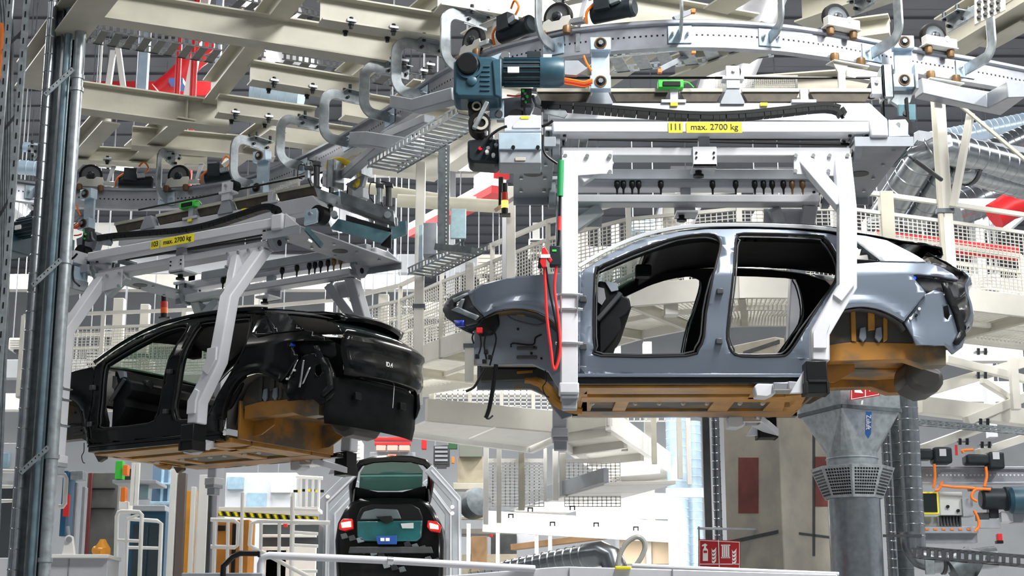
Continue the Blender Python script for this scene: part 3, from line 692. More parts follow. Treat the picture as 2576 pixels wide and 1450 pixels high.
    P('deflector_blade', MB().prism([PY(2308, 352, 13.5), PY(2300, 362, 13.5), PY(2244, 420, 13.9), PY(2252, 408, 13.9)], (.012, .02, 0)), TEAL, 0)
    P('blade_arm', MB().bar(PY(2270, 398, 13.7), PY(2286, 390, 13.6), .02, .02), CHROME, 0)
    # left end: hoist gear motor
    Ym = 13.35
    gb = P('gearbox', MB().pprism([(1141, 155), (1152, 142), (1236, 140), (1262, 150), (1262, 244), (1250, 248), (1150, 246), (1139, 234)], Ym, .36), MOTOR, .03)
    c = PY(1176, 163, Ym)
    P('gearbox_cover', MB().lathe([(.092, 0), (.098, .012), (.098, .04), (.085, .05)], c, (0, -1, 0), 28), BLACK, 0)
    P('gearbox_cover_ring', MB().ring(PY(1180, 166, Ym), (0, -1, 0), .10, .125, .02, 28), MOTOR, 0)
    P('gearbox_plug', MB().lathe([(.045, 0), (.045, .015), (.03, .025)], PY(1187, 204, Ym), (0, -1, 0), 20), MOTOR, 0)
    for k in range(6): P('gearbox_rib', MB().rbox(1208, 164 + k * 12, 1232, 168 + k * 12, Ym - .012, .02), MOTOR, .003)
    P('gearbox_flange', MB().pprism([(1238, 150), (1262, 146), (1262, 246), (1244, 240)], Ym - .02, .4), MOTOR, .012)
    c0 = PY(1262, 182, Ym + .16); c1 = PY(1358, 182, Ym + .16); c2 = PY(1420, 182, Ym + .16)
    P('motor_body', MB().cyl(c0, c1, .125, n=28), MOTORD, 0)
    mb = MB()
    for k in range(18):
        t = 2 * math.pi * k / 18; d = Vector((0, math.cos(t), math.sin(t))); mb.bar(c0 + d * .125 + Vector((.02, 0, 0)), c1 + d * .125, .008, .022, d)
    P('cooling_fins', mb, MOTOR, 0, kind='stuff')
    P('fan_cowl', MB().lathe([(.135, 0), (.138, .02), (.138, .17), (.12, .215), (.06, .22)], c1, (1, 0, 0), 28), MOTOR, 0)
    P('motor_nameplate', MB().rbox(1277, 168, 1306, 182, Ym + .02, .02), PURE, 0)
    P('terminal_box', MB().rbox(1326, 128, 1362, 150, Ym + .1, .14), MOTORD, .006)
    P('terminal_label', MB().rbox(1366, 136, 1388, 148, Ym + .1, .1), PURE, .004)
    P('torque_arm', MB().pprism([(1228, 145), (1262, 132), (1282, 132), (1284, 146), (1262, 152), (1240, 152)], Ym + .3, .03), ZINC, .004)
    P('torque_arm_bush', MB().pcyl(1271, 139, 12, Ym + .28, .05), CHROME, 0)
    for k in range(4): P('power_cable', MB().tube([PY(x, y + 4 * k, Ym + .3 + .03 * k) for x, y in [(1420, 198), (1445, 202), (1470, 206), (1490, 200)]], .010, 6, sm=3), ORANGE if k != 2 else REDC, 0)
    P('power_cable', MB().tube([PY(x, y, Ym + .35) for x, y in [(1468, 140), (1476, 160), (1488, 178)]], .011, 6, sm=3), ORANGE, 0)
    P('motor_mount', MB().pprism([(1420, 152), (1455, 152), (1478, 172), (1450, 190), (1420, 188)], Ym + .35, .05), GREYST, .004)
    # drums and small motor
    for x, y, r in ((1195, 266, 19), (1206, 308, 29)):
        P('strap_drum', MB().pcyl(x, y, r, 13.45, .2, 24), RUBBER, 0)
        c = PY(x + 4, y + 2, 13.45); P('drum_ring', MB().ring(c, (0, -1, 0), M2(r * .42, 13.45), M2(r * .66, 13.45), .015, 22), CREAM, 0)
    P('drum_lever', MB().bar(PY(1192, 324, 13.40), PY(1226, 258, 13.40), .035, .06, (0, -1, 0)), GALV, .004)
    P('hoist_frame', MB().pprism([(1240, 250), (1330, 240), (1345, 262), (1330, 300), (1250, 300)], 13.75, .1), GREYST, .006)
    P('hoist_plate', MB().rbox(1232, 252, 1268, 298, 13.6, .04), ZINC, .004)
    P('hoist_plate_bush', MB().pcyl(1255, 286, 10, 13.57, .05), DARK, 0)
    P('hoist_wheel', MB().pcyl(1300, 300, 28, 13.62, .12, 24), RUBBER, 0)
    P('lift_strap', MB().rbox(1316, 245, 1322, 296, 13.6, .02), BLACK, 0)
    P('valve_block', MB().rbox(1310, 222, 1338, 262, 13.62, .1), DARK, .006)
    for k in range(5): P('valve_fitting', MB().pcyl(1316 + 5 * (k % 3), 228 + 7 * k, 4, 13.6, .04, 8), CHROME if k % 2 else GREENF, 0)
    P('signal_cable', MB().tube([PY(x, y, 13.6) for x, y in [(1275, 240), (1295, 242), (1310, 240)]], .008, 6, sm=3), REDC, 0)
    P('signal_cable', MB().tube([PY(x, y, 13.65) for x, y in [(1340, 240), (1348, 262), (1362, 272)]], .014, 8, sm=3), GALVD, 0)
    P('lever_motor', MB().pprism([(1176, 352), (1222, 345), (1258, 352), (1258, 400), (1250, 412), (1186, 408), (1176, 398)], 13.5, .3), MOTORD, .02)
    for k in range(8): P('terminal_fitting', MB().pcyl(1222 + (k * 13) % 36, 330 + (k * 17) % 60, 5, 13.45, .08, 8), (CHROME, DARK, GALV, PURE)[k % 4], 0)
    P('red_button', MB().pcyl(1208, 373, 5, 13.47, .04, 12), RED, 0)
    # control boxes
    P('control_box', MB().pprism([(1268, 296), (1280, 290), (1362, 290), (1362, 330), (1268, 330)], 13.35, .2), WHITE, .006)
    P('control_box_hatch', MB().pprism([(1290, 316), (1312, 294), (1360, 294), (1360, 322), (1290, 322)], 13.34, .02), WHITE, .002)
    P('control_label', MB().rbox(1310, 292, 1330, 299, 13.335, .01), YELLOW, 0)
    P('cabinet_lid', MB().rbox(1254, 334, 1362, 376, 13.28, .3), ZINC, .006)
    P('cabinet', MB().rbox(1255, 376, 1362, 412, 13.30, .3), GREYST, .012)
    P('cabinet_slot', MB().rbox(1296, 396, 1322, 404, 13.29, .02), CREAM, .002)
    for x in (1291, 1353): P('lid_latch', MB().pcyl(x, 370, 5, 13.26, .03, 10), BLACK, 0)
    P('box_hose', MB().tube([PY(x, y, 13.3) for x, y in [(1212, 372), (1230, 345), (1255, 326), (1275, 318)]], .013, 8, sm=4), BLACK, 0)
    P('box_hose', MB().tube([PY(x, y, 13.3) for x, y in [(1362, 318), (1376, 314), (1390, 304)]], .013, 8, sm=4), BLACK, 0)
    P('box_hose', MB().tube([PY(x, y, 13.33) for x, y in [(1366, 340), (1366, 370), (1375, 392), (1402, 412)]], .012, 8, sm=4), BLACK, 0)
    nest(ca, {'gusset_bolt': 'gusset_plate', 'pivot_hole': 'pivot_lug', 'pivot_bolts': 'pivot_plate', 'clamp_studs': 'post_clamp', 'reinforcing_plate': 'rear_post', 'post_sleeve': 'front_post', 'foot_ribs': 'foot_block', 'saddle_bolt': 'beam_saddle', 'plate_bolts': 'cross_plate', 'plate_hole': 'cross_plate', 'channel_lip': 'channel_panel', 'pulley_bolt': 'guide_pulley', 'cover_mesh': 'mesh_cover', 'receiver_window': 'receiver_case', 'receiver_wire': 'receiver_case', 'warning_label': 'upper_beam', 'bearing_bolt': 'shaft_bearing', 'wheel_bolt': 'wheel_plate', 'tensioner_bolt': 'tensioner_plate', 'gearbox_rib': 'gearbox', 'gearbox_cover': 'gearbox', 'gearbox_cover_ring': 'gearbox', 'gearbox_plug': 'gearbox', 'cooling_fins': 'motor_body', 'motor_nameplate': 'motor_body', 'drum_ring': 'strap_drum', 'hoist_plate_bush': 'hoist_plate', 'valve_fitting': 'valve_block', 'control_box_hatch': 'control_box', 'control_label': 'control_box', 'cabinet_slot': 'cabinet', 'lid_latch': 'cabinet_lid', 'torque_arm_bush': 'torque_arm', 'hanging_plug': 'cable_duct'})
    return ca
carrier = build_carrier('white overhead carrier numbered 111 holding the grey car body')
bc = copy_tree(carrier); bc.location = blackpos(carrier.location); bc.rotation_euler = (0, 0, TH)
bc['label'] = 'overhead carrier numbered 103 holding the black car body, turned away at the left'
for c_ in (carrier, bc): c_['group'] = 'overhead carriers on the monorail'
def all_kids(o): return [x for c in o.children for x in [c] + all_kids(c)]
for o in all_kids(bc):                            # the trolley brackets and the hoist motor ride further forward on this carrier
    nm_ = o.name.split('.')[0]
    if nm_ in ('hanger_plate', 'hanger_block', 'hanger_cushion', 'cushion_ring', 'hanger_bolt'): o.location.x -= .86 if o.data.vertices[0].co.x < 0 else 1.42
    if o.parent == bc and nm_ in ('gearbox', 'gearbox_flange', 'motor_body', 'fan_cowl', 'terminal_box', 'terminal_label', 'torque_arm', 'power_cable', 'motor_mount'): o.location.x -= .8
# number labels
def number_label(ca, num):
    Yp = 13.445
    inv = Matrix.Rotation(0, 3, 'Z')
    off = carrier.location
    for (x0, x1, s, sz, nm) in ((1727, 1867, 'max. 2700 kg', .079, 'load_label'), (1682, 1717, num, .085, 'number_label')):
        mb = MB().rbox(x0, 307, x1, 334, Yp - .006, .008)
        me = mesh_of(nm, mb, YELLOW, off); o = bpy.data.objects.new(nm, me); COL.objects.link(o); o.parent = ca
        c = PY((x0 + x1) / 2, 320, Yp - .008) - off
        for j, ch in enumerate([s] if len(s) > 3 else s):
            t = text(None, 'lettering' if len(s) > 3 else 'numeral', ch, sz, (0, 0, 0), (R(90), 0, 0), INK, .0008)
            t.parent = o; t.location = c + (Vector(((j - 1) * .038, 0, 0)) if len(s) <= 3 else Vector())
number_label(carrier, '111'); number_label(bc, '103')
# black car: the same body in black paint
black_car = copy_tree(grey_car); black_car.location = blackpos(grey_car.location); black_car.rotation_euler = (0, 0, TH)
black_car['label'] = 'glossy black doorless car body hanging at the left behind the pipes'
for o in [x for x in all_kids(grey_car) if x.name.split('.')[0] in ('rear_apron', 'apron_socket', 'hanging_tag')]: bpy.data.objects.remove(o)
for c_ in (grey_car, black_car): c_['group'] = 'car bodies on the overhead carriers'
for o in all_kids(black_car):
    m0 = o.data.materials[0]
    nm = {PAINT: PAINTB, SILVER: ROOFB}.get(m0)
    if o.name.startswith(('lamp_recess', 'rear_wheelhouse', 'wheelhouse')) : nm = TRIM if o.name.startswith('lamp') else UNDER
    if nm: o.material_slots[0].link = 'OBJECT'; o.material_slots[0].material = nm
t = text(None, 'model_lettering', 'ID.4', .07, (0, 0, 0), (R(90), 0, R(90)), PURE, .002)
t.parent = black_car; t.location = PY(2416, 800, YC) - grey_car.location + Vector((.024, -.10, 0))
# foil wrapped cavity behind the rear lamp of the black car is plain sheet metal: a few bright folded ribs
for q in ([(2320, 745), (2326, 745), (2300, 800), (2294, 800)], [(2340, 750), (2346, 750), (2342, 830), (2336, 830)], [(2360, 775), (2366, 772), (2350, 820), (2344, 822)]):
    for o in panel(grey_car, 'folded_rib', q, [], CHROME, .01, .02, mirror=False): o.parent = black_car; o.name = 'folded_rib'
# ================================================================== MONORAIL
ZH = 5.72; ZA = 6.32                                # rail hole line / underside of the hanger beams, above the camera
RP = [(-160, 448), (-60, 465), (25, 478), (83, 486), (180, 496), (280, 502), (385, 503), (481, 498), (570, 485), (650, 465), (735, 433), (820, 393), (905, 345), (995, 291), (1086, 230), (1130, 204), (1200, 171), (1290, 143), (1412, 115),
      (1478, 106), (1550, 98), (1666, 90), (1755, 89), (1840, 91), (1919, 96), (1987, 102), (2078, 115), (2116, 121), (2303, 157), (2469, 184), (2571, 204), (2700, 228), (2850, 255)]
RAIL = smooth([PZ(x, y, ZH) for x, y in RP], 6)
for _ in range(6):
    RAIL = [RAIL[0]] + [(RAIL[i - 1] + RAIL[i] * 2 + RAIL[i + 1]) / 4 for i in range(1, len(RAIL) - 1)] + [RAIL[-1]]
def proj(p):
    d = Vector(p) - CAM; k = d.y * cp + d.z * sp
    return 1288 + F * d.x / k, 725 - F * (d.z * cp - d.y * sp) / k
RX = [proj(p)[0] for p in RAIL]
def rail_at(px):
    for i in range(len(RAIL) - 1):
        if RX[i] <= px <= RX[i + 1]:
            t = (px - RX[i]) / (RX[i + 1] - RX[i]); p = RAIL[i].lerp(RAIL[i + 1], t)
            tg = (RAIL[min(i + 2, len(RAIL) - 1)] - RAIL[max(i - 1, 0)]); tg.z = 0; tg.normalize()
            return p, tg, Vector((tg.y, -tg.x, 0))   # point, tangent (to the right), side towards the viewer
rail = thing('monorail', 'curved aluminium overhead rail with a line of square holes', 'rail', RAIL[len(RAIL) // 2])
hw, wf, wt, tf = .135, .045, .011, .026
part(rail, 'rail_profile', MB().sweep([(-wf, -hw), (wf, -hw), (wf, -hw + tf), (wt, -hw + tf + .012), (wt, hw - tf - .012), (wf, hw - tf), (wf, hw), (-wf, hw), (-wf, hw - tf), (-wt, hw - tf - .012), (-wt, -hw + tf + .012), (-wf, -hw + tf)], RAIL), ALU, sharp=30)
part(rail, 'running_strip', MB().sweep([(-.03, hw), (.03, hw), (.03, hw + .012), (-.03, hw + .012)], RAIL), GALVD)
mb = MB(); acc = 0; last = RAIL[0]
for i in range(1, len(RAIL)):
    seg = RAIL[i] - RAIL[i - 1]; L = seg.length; t = seg.normalized(); n = Vector((t.y, -t.x, 0)); s = -acc
    while s + .052 <= L:
        s += .052; p = RAIL[i - 1] + t * s + n * (wt + .0005)
        a, b = t * .009, Vector((0, 0, .009)); mb.hexa([p - a - b, p + a - b, p + a - b - n * .004, p - a - b - n * .004, p - a + b, p + a + b, p + a + b - n * .004, p - a + b - n * .004])
    acc = (acc + L) % .052 if False else L - s
part(rail, 'square_holes', mb, BLACK, kind='stuff')
for px in (1455, 1930, 740, 560): 
    p, tg, n = rail_at(px); part(rail, 'rail_joint', MB().bar(p - tg * .02 + n * .015, p + tg * .02 + n * .015, .012, .18), GALV)

# C shaped hangers: curve plate in the vertical plane across the rail
def chook(px, label, out=.33, top=ZA - ZH, wd=.115):
    p, tg, n = rail_at(px)
    h = thing('rail_hanger', label, 'bracket', p, 'C-shaped hangers that carry the monorail')
    def q(a, b): return p + n * a + Vector((0, 0, b))
    pts = [q(.03, 0)] + [q(out - .14 + .14 * math.sin(t), .0 + .14 - .14 * math.cos(t)) for t in [k * math.pi / 12 for k in range(1, 7)]]
    pts += [q(out - .14 + .14 * math.cos(t), top - .20 + .14 * math.sin(t)) for t in [k * math.pi / 12 for k in range(0, 7)]] + [q(-.05, top - .06)]
    part(h, 'hook_plate', MB().ribbon(pts, wd, .024, tg), GALV, bevel=.004)
    part(h, 'rail_plate', MB().bar(p + n * .02 - tg * .11, p + n * .02 + tg * .11, .012, .17), ZINC, bevel=.003)
    for s in (-1, 1):
        b = p + tg * .07 * s + n * .026; part(h, 'rail_bolt', MB().bolt(b, n, .017, .035).cyl(b, b + n * .06, .007, n=8), CHROME)
    part(h, 'angle_bracket', MB().bar(q(-.20, top - .005), q(.10, top - .005), .20, .012).bar(q(-.20, top - .07), q(.10, top - .07), .012, .12), GALV, bevel=.003)
    for a in (-.16, .05):
        for s in (-1, 1):
            part(h, 'clamp_bolt', MB().bolt(q(a, top - .03) + tg * .07 * s, (0, 0, 1), .020, .09), BOLT)
        part(h, 'plate_bolt', MB().bolt(q(a, top - .075) + tg * .012, tg, .018, .03).bolt(q(a, top - .075) - tg * .012, -tg, .018, .03), BOLT)
    nest(h, {'rail_bolt': 'rail_plate', 'clamp_bolt': 'angle_bracket', 'plate_bolt': 'angle_bracket'})
    return h
hk = [(85, 'edge-on galvanised C-hanger just left of the pipe bundle'), (420, 'galvanised C-hanger beside the wheel above the black car carrier'), (640, 'galvanised C-hanger left of the white hanger blocks above the black car carrier'),
      (765, 'dark galvanised C-hanger above the yellow cable loop'), (880, 'galvanised C-hanger fourth from the blue gear motor'), (985, 'grey C-hanger third from the blue gear motor'),
      (1068, 'bright C-hanger second from the blue gear motor'), (1185, 'bright C-hanger curving behind the blue gear motor'), (1395, 'C-hanger whose strap rises beside the wheel above the blue gear motor'),
      (1710, 'straight-looking C-hanger bolted at the top of the rail curve'), (1935, 'bent C-hanger right of the top of the rail curve'), (2190, 'C-hanger beside the white hanger block on the right'), (2425, 'wide C-hanger at the right end of the visible rail'), (2700, 'C-hanger beyond the right edge')]
for px, lb in hk[:-1]: chook(px, lb, .44 if px > 2100 else .33)

# trolleys running on the rail
def trolley(px, label, kind):
    p, tg, n = rail_at(px); p = p + Vector((0, 0, hw + .012))
    t = thing('rail_trolley', label, 'trolley', p, 'wheeled trolleys on the monorail')
    def q(a, b, c): return p + tg * a + n * b + Vector((0, 0, c))
    r = .145; c = q(0, 0, r)
    def P(nm, mb, m, bev=.004): return part(t, nm, mb, m, bevel=bev)
    P('wheel_tyre', MB().lathe([(r * .78, -.035), (r - .008, -.035), (r, -.027), (r, .027), (r - .008, .035), (r * .78, .035)], c, n, 36, False), RUBBER, 0)
    P('wheel_disc', MB().lathe([(.02, .036), (.045, .036), (.055, .026), (r * .66, .026), (r * .80, .034), (r * .80, -.03), (.02, -.03)], c, n, 36), GALVD if kind == 'B' else mat('wheel_grey', (.13, .135, .145), .45, .3), 0)
    P('wheel_hub', MB().lathe([(.045, 0), (.045, .05), (.03, .06), (.03, .075), (.012, .078)], c, n, 20), BOLT, 0)
    if kind == 'A':
        P('side_plate', MB().prism([q(-.17, .05, -.01), q(.14, .05, -.01), q(.17, .05, .04), q(.15, .05, .12), q(.07, .05, .12), q(.04, .05, .09), q(-.04, .05, .09), q(-.07, .05, .12), q(-.13, .05, .10)], n * .014), CREAM2)
        P('tail_plate', MB().prism([q(.17, -.04, .02), q(.20, -.04, .02), q(.30, -.04, .30), q(.24, -.04, .30)], -n * .02), WHITE)
        P('top_plate', MB().bar(q(.05, -.07, .31), q(.30, -.07, .31), .10, .012), CREAM2)
        P('bumper_link', MB().bar(q(.16, .04, .05), q(.30, .04, .045), .05, .07, n), CHROME)
        P('drive_motor', MB().cyl(q(.34, -.06, .12), q(.74, -.06, .12), .085, n=20), MOTORD, 0)
        P('motor_cap', MB().lathe([(.09, 0), (.09, .05), (.07, .07)], q(.70, -.06, .12), tg, 20), MOTORD, 0)
        P('motor_terminal', MB().bar(q(.40, .0, .19), q(.56, .0, .19), .14, .16), MOTORD)
        P('motor_plug', MB().bar(q(.56, .04, .17), q(.66, .04, .19), .05, .06), GALV)
        P('motor_cable', MB().tube([q(.64, .05, .2), q(.70, .05, .28), q(.64, .05, .36), q(.58, .04, .30)], .011, 6, sm=4), ORANGE, 0)
        P('motor_cable', MB().tube([q(.30, .0, .02), q(.32, .04, .12), q(.40, .03, .20)], .013, 6, sm=4), ORANGE, 0)
    else:
        P('side_box', MB().bar(q(-.18, .09, .06), q(.18, .09, .06), .09, .085), CREAM2, .006)
        P('box_cap', MB().cyl(q(.06, .135, .09), q(.06, .14, .09), .03, n=18), WHITE, 0)
        P('base_plate', MB().bar(q(-.19, .08, .008), q(.19, .08, .008), .12, .014), CREAM2)
    for s in (-1, 1): P('guide_roller', MB().lathe([(.018, .03), (.035, .02), (.04, 0), (.035, -.05), (.02, -.06)], q(.13 * s, .085, -.02), (0, 0, 1), 16), BRASS, 0)
    nest(t, {'wheel_tyre': 'wheel_disc', 'wheel_hub': 'wheel_disc', 'motor_cap': 'drive_motor', 'motor_terminal': 'drive_motor', 'motor_plug': 'drive_motor', 'motor_cable': 'drive_motor', 'box_cap': 'side_box'})
    return t
for px, lb, k in ((225, 'wheeled drive trolley just right of the pipe bundle', 'A'), (448, 'wheeled drive trolley with dark motor above the black car carrier', 'A'), (1192, 'drive trolley with orange cable loop above the blue gear motor', 'A'),
                  (1405, 'drive trolley with large grey wheel and dark motor at the left of the rail curve', 'A'), (2106, 'cream boxed trolley with black wheel, left of the white hanger blocks', 'B'), (2352, 'cream boxed trolley with black wheel, right of the white hanger blocks', 'B')):
    trolley(px, lb, k)
# lower guide carriages under the right part of the rail
def lower_carriage(px, label):
    p, tg, n = rail_at(px); p = p - Vector((0, 0, hw))
    t = thing('guide_carriage', label, 'carriage', p - Vector((0, 0, .25)), 'guide carriages under the rail')
    def q(a, b, c): return p + tg * a + n * b + Vector((0, 0, c))
    part(t, 'top_plate', MB().bar(q(-.2, .06, -.06), q(.2, .06, -.06), .14, .014), CREAM2, bevel=.003)
    part(t, 'web_plate', MB().prism([q(-.2, .08, -.07), q(-.02, .08, -.07), q(-.06, .08, -.16), q(-.06, .08, -.34), q(-.14, .08, -.34), q(-.14, .08, -.16)], n * .02), CREAM2, bevel=.003)
    for s in (-1, 1): part(t, 'guide_roller', MB().lathe([(.02, -.06), (.04, -.045), (.045, -.01), (.04, .03), (.02, .035)], q(.15 * s, .07, 0), (0, 0, 1), 16), BRASS)
    part(t, 'side_arm', MB().bar(q(-.04, .06, -.14), q(.55, .06, -.14), .08, .10), CREAM2, bevel=.004)
lower_carriage(2120, 'cream guide carriage with brown rollers under the rail, left of the white hanger blocks')
lower_carriage(2360, 'cream guide carriage with brown rollers under the rail, right of the white hanger blocks')

# ================================================================== HANGER STEELWORK
bn = [0]
def beam(name, p0, p1, h, wd, m, label, cat='beam', group=None, bolts=(), clamps=()):
    c = (p0 + p1) / 2
    b = thing(name, label, cat, c, group)
    part(b, 'beam_section', MB().ibeam(p0, p1, h, wd), m, sharp=20)
    t = (p1 - p0).normalized(); l = Vector((t.y, -t.x, 0))
    for s in clamps:
        for e in (-1, 1):
            q = p0 + t * s + l * (wd / 2 - .01) * e
            part(b, 'beam_clamp', MB().bar(q - t * .05 + Vector((0, 0, .03)), q + t * .05 + Vector((0, 0, .03)), .06, .03), GALV, bevel=.004)
            part(b, 'clamp_bolt', MB().bolt(q - Vector((0, 0, .05)), (0, 0, 1), .022, .12).bolt(q - Vector((0, 0, .015)), (0, 0, 1), .032, .02), BOLT)
    nest(b, {'clamp_bolt': 'beam_clamp'})
    return b
UP = Vector((0, 0, 1))
def lab(px0, py0, px1, py1, z, **k): return PZ(px0, py0, z), PZ(px1, py1, z)
G1 = 'cream steel beams above the rail'
B = lambda x0, y0, x1, y1, lb, h=.30, wd=.20, dz=0, m=CREAM, cl=(), ext=(0, 0): beam('steel_beam', *(lambda a, b: (a - (b - a).normalized() * ext[0], b + (b - a).normalized() * ext[1]))(*lab(x0, y0, x1, y1, ZA + dz)), h, wd, m, lb, group=G1, clamps=cl)
# running left to right
B(225, 48, 1010, 168, 'long cream beam across the top left, above the perforated cable tray', .32, .22, cl=(3.3, 3.6))
B(804, 58, 1125, 108, 'short cream beam with a blunt left end at the top centre', .28, .22, cl=(.3, .75))
B(1100, 22, 1900, 152, 'bright cream beam behind the drive trolley at the top centre', .5, .24)
B(628, 208, 905, 252, 'short cream beam carrying the fourth C-hanger from the blue motor', .24, .22, cl=(.25, .7))
B(545, 290, 790, 322, 'short cream beam carrying the C-hanger above the yellow cable loop', .24, .22, cl=(.2, .6))
B(110, 268, 575, 330, 'cream beam behind the pipe bundle below the red ducts', .34, .24)
B(330, 372, 690, 402, 'cream beam low on the left above the drive trolley motors', .26, .22)
B(150, 405, 520, 425, 'cream beam just above the wheels of the left drive trolleys', .20, .2, cl=(.6, 2.0))
# running away from the viewer
B(262, -20, 76, 224, 'broad cream beam slanting down the top left corner', .30, .34, dz=-.012, cl=())
B(770, -40, 530, 262, 'cream beam slanting away from the top edge, right of the red ducts', .30, .22, dz=.30)
B(1135, 8, 860, 232, 'cream beam slanting away behind the second C-hanger', .26, .2, dz=.30)
B(470, 300, 330, 420, 'cream beam slanting away under the red ducts', .28, .22, dz=.05)
B(280, 310, 170, 430, 'cream beam slanting away beside the pipe bundle', .28, .22, dz=.05)
B(700, 330, 560, 430, 'cream beam slanting away above the white hanger blocks on the left', .24, .22, dz=.1)
B(2640, -10, 2385, 142, 'broad cream beam rising to the top right corner', .42, .3, dz=.1)
B(2330, -40, 2020, 66, 'cream beam rising to the top edge left of the right trolley wheel', .36, .3, dz=.05)
B(1990, -90, 1800, 30, 'cream beam end at the top edge against the dark ceiling', .34, .3, dz=.2)
B(1940, 118, 1700, 205, 'cream beam slanting down behind the green receiver case', .24, .26, dz=-.35)
B(2590, 60, 2480, 120, 'cream beam with bolted splice plate at the right edge', .30, .22, dz=.0)
B(2240, 92, 2100, 110, 'short cream cross beam behind the right trolley', .22, .22, dz=.1)
# splice bolts on the top right beam
sp_ = thing('splice_plate', 'bolted grey splice plate on the beam in the top right corner', 'plate', PY(2480, 20, 13.9))
part(sp_, 'plate', MB().pprism([(2452, -5), (2530, -30), (2530, 25), (2452, 62)], 13.6, .02), CREAM, bevel=.003)
for i in range(4):
    for j in range(3): part(sp_, 'splice_bolt', MB().bolt(PY(2462 + 16 * i, 8 + 18 * j - 7 * i, 13.6), (0, -1, 0), .02, .03), DARK)
# grey support booms under the rail, left of the gear motor and right of the white hanger blocks
def boom(lb, pts, wd, d, m=GREYST):
    single('support_boom', MB().ribbon(pts, d, wd, (0, 0, 1)), m, lb, 'boom', bevel=.01)
boom('grey box boom below the gear motor pointing left', [PY(995, 258, 14.6), PY(1050, 268, 14.3), PY(1150, 240, 13.9)], .13, .14)
boom('grey box boom below the curved part of the rail', [PY(893, 352, 15.6), PY(935, 352, 15.3), PY(1052, 372, 15.0)], .15, .14)
boom('long grey box boom right of the white hanger blocks', [PY(2310, 222, 14.4), PY(2500, 262, 14.6), PY(2556, 225, 13.6)], .16, .16)
boom('grey rail stub under the rail, running towards the yellow cable loop', [PY(1080, 300, 15.0), PY(985, 340, 15.6), PY(870, 440, 17.0)], .09, .12)
# ================================================================== HALL
FLOORM = mat('hall_floor', (.27, .27, .27), .5, 0, .06, 1.2)
WALLM = mat('hall_wall', (.50, .53, .57), .6, 0, .08, .8)
DECK = mat('roof_deck', (.13, .14, .165), .55, 0, .1, .6)
fx, fy0, fy1, fz = 26, -8, 52, 14
single('floor', MB().box((-fx, fy0, -.3), (fx, fy1, 0)), FLOORM, kind='structure')
single('wall_back', MB().box((-fx, fy1, 0), (fx, fy1 + .3, fz)), WALLM, kind='structure')
single('wall_left', MB().box((-fx - .3, fy0, 0), (-fx, fy1, fz)), WALLM, kind='structure')
single('wall_right', MB().box((fx, fy0, 0), (fx + .3, fy1, fz)), WALLM, kind='structure')
mb = MB(); y = fy0
while y < fy1:
    mb.box((-fx, y, fz), (fx, y + .5, fz + .05)).box((-fx, y + .5, fz + .05), (fx, y + 1.0, fz + .1)).box((-fx, y + .49, fz), (fx, y + .52, fz + .1)).box((-fx, y + .98, fz), (fx, y + 1.0, fz + .1)); y += 1.0
single('ceiling', mb, DECK, kind='structure')
# high-bay lamps (the lights themselves sit just below)
for X in (-12, -4, 4, 12):
    for Y in (9, 17, 26, 36):
        t = thing('hall_lamp', 'long high-bay lamp under the roof, %s row from the left, %s from the back wall' % ({-12: 'first', -4: 'second', 4: 'third', 12: 'fourth'}[X], {9: 'fourth', 17: 'third', 26: 'second', 36: 'nearest'}[Y]), 'lamp', (X, Y, 12.25), 'high-bay lamps under the roof')
        part(t, 'lamp_housing', MB().box((X - .5, Y - 2.5, 12.32), (X + .5, Y + 2.5, 12.45)), WHITE)
        for s in (-.3, .3): part(t, 'lamp_tube', MB().box((X + s - .05, Y - 2.4, 12.27), (X + s + .05, Y + 2.4, 12.33)), LAMP)
# ================================================================== helpers for the surroundings
def vb(name, label, cat, x0, y0, x1, y1, Y, d, m, bevel=.006, group=None):
    return single(name, MB().rbox(x0, y0, x1, y1, Y, d), m, label, cat, group, bevel=bevel)
def pb(name, label, cat, a, b, Ya, Yb, wd, h, m, bevel=.004, group=None, up=(0, 0, 1)):
    return single(name, MB().bar(PY(*a, Ya), PY(*b, Yb), wd, h, up), m, label, cat, group, bevel=bevel)
def ib(label, a, b, Ya, Yb, h, wd, m=CREAM2, bolts=0, group=None):
    p0, p1 = PY(*a, Ya), PY(*b, Yb)
    t = thing('steel_beam', label, 'beam', (p0 + p1) / 2, group)
    d = (p1 - p0).normalized(); l = Vector((d.y, -d.x, 0)).normalized(); u = l.cross(d) * -1
    if u.z < 0: u = -u
    for nm, o, w_, hh in (('bottom_flange', 0, wd, .02), ('web', h / 2, .016, h), ('top_flange', h, wd, .02)):
        part(t, nm, MB().bar(p0 + u * o, p1 + u * o, w_, hh, u), m)
    for k in range(bolts):
        q = p0 + (p1 - p0) * ((k + .5) / bolts); part(t, 'beam_bolt', MB().bolt(q - u * .03 + l * wd * .3, u, .03, .1), BOLT)
    return t
def duct(name, label, pts, r, m=DUCTM, pitch=.12, cat='duct', seams=True, n=24, bands=()):
    """spiral duct with raised seams"""
    pts = [Vector(p) for p in pts]; t = thing(name, label, cat, (pts[0] + pts[-1]) / 2)
    part(t, 'duct_tube', MB().tube(pts, r, n), m, sharp=50)
    if seams:
        mb = MB()
        for i in range(len(pts) - 1):
            d = pts[i + 1] - pts[i]; L = d.length; k = int(L / pitch)
            for j in range(k):
                c = pts[i] + d * ((j + .5) / k); mb.lathe([(r * .99, -.008), (r + .006, 0), (r * .99, .008)], c, d, n, False)
        part(t, 'spiral_seam', mb, m, kind='stuff', sharp=50)
    for c, d in bands: part(t, 'duct_clamp', MB().lathe([(r, -.02), (r + .02, -.02), (r + .02, .02), (r, .02)], c, d, n, False), DARK)
    return t
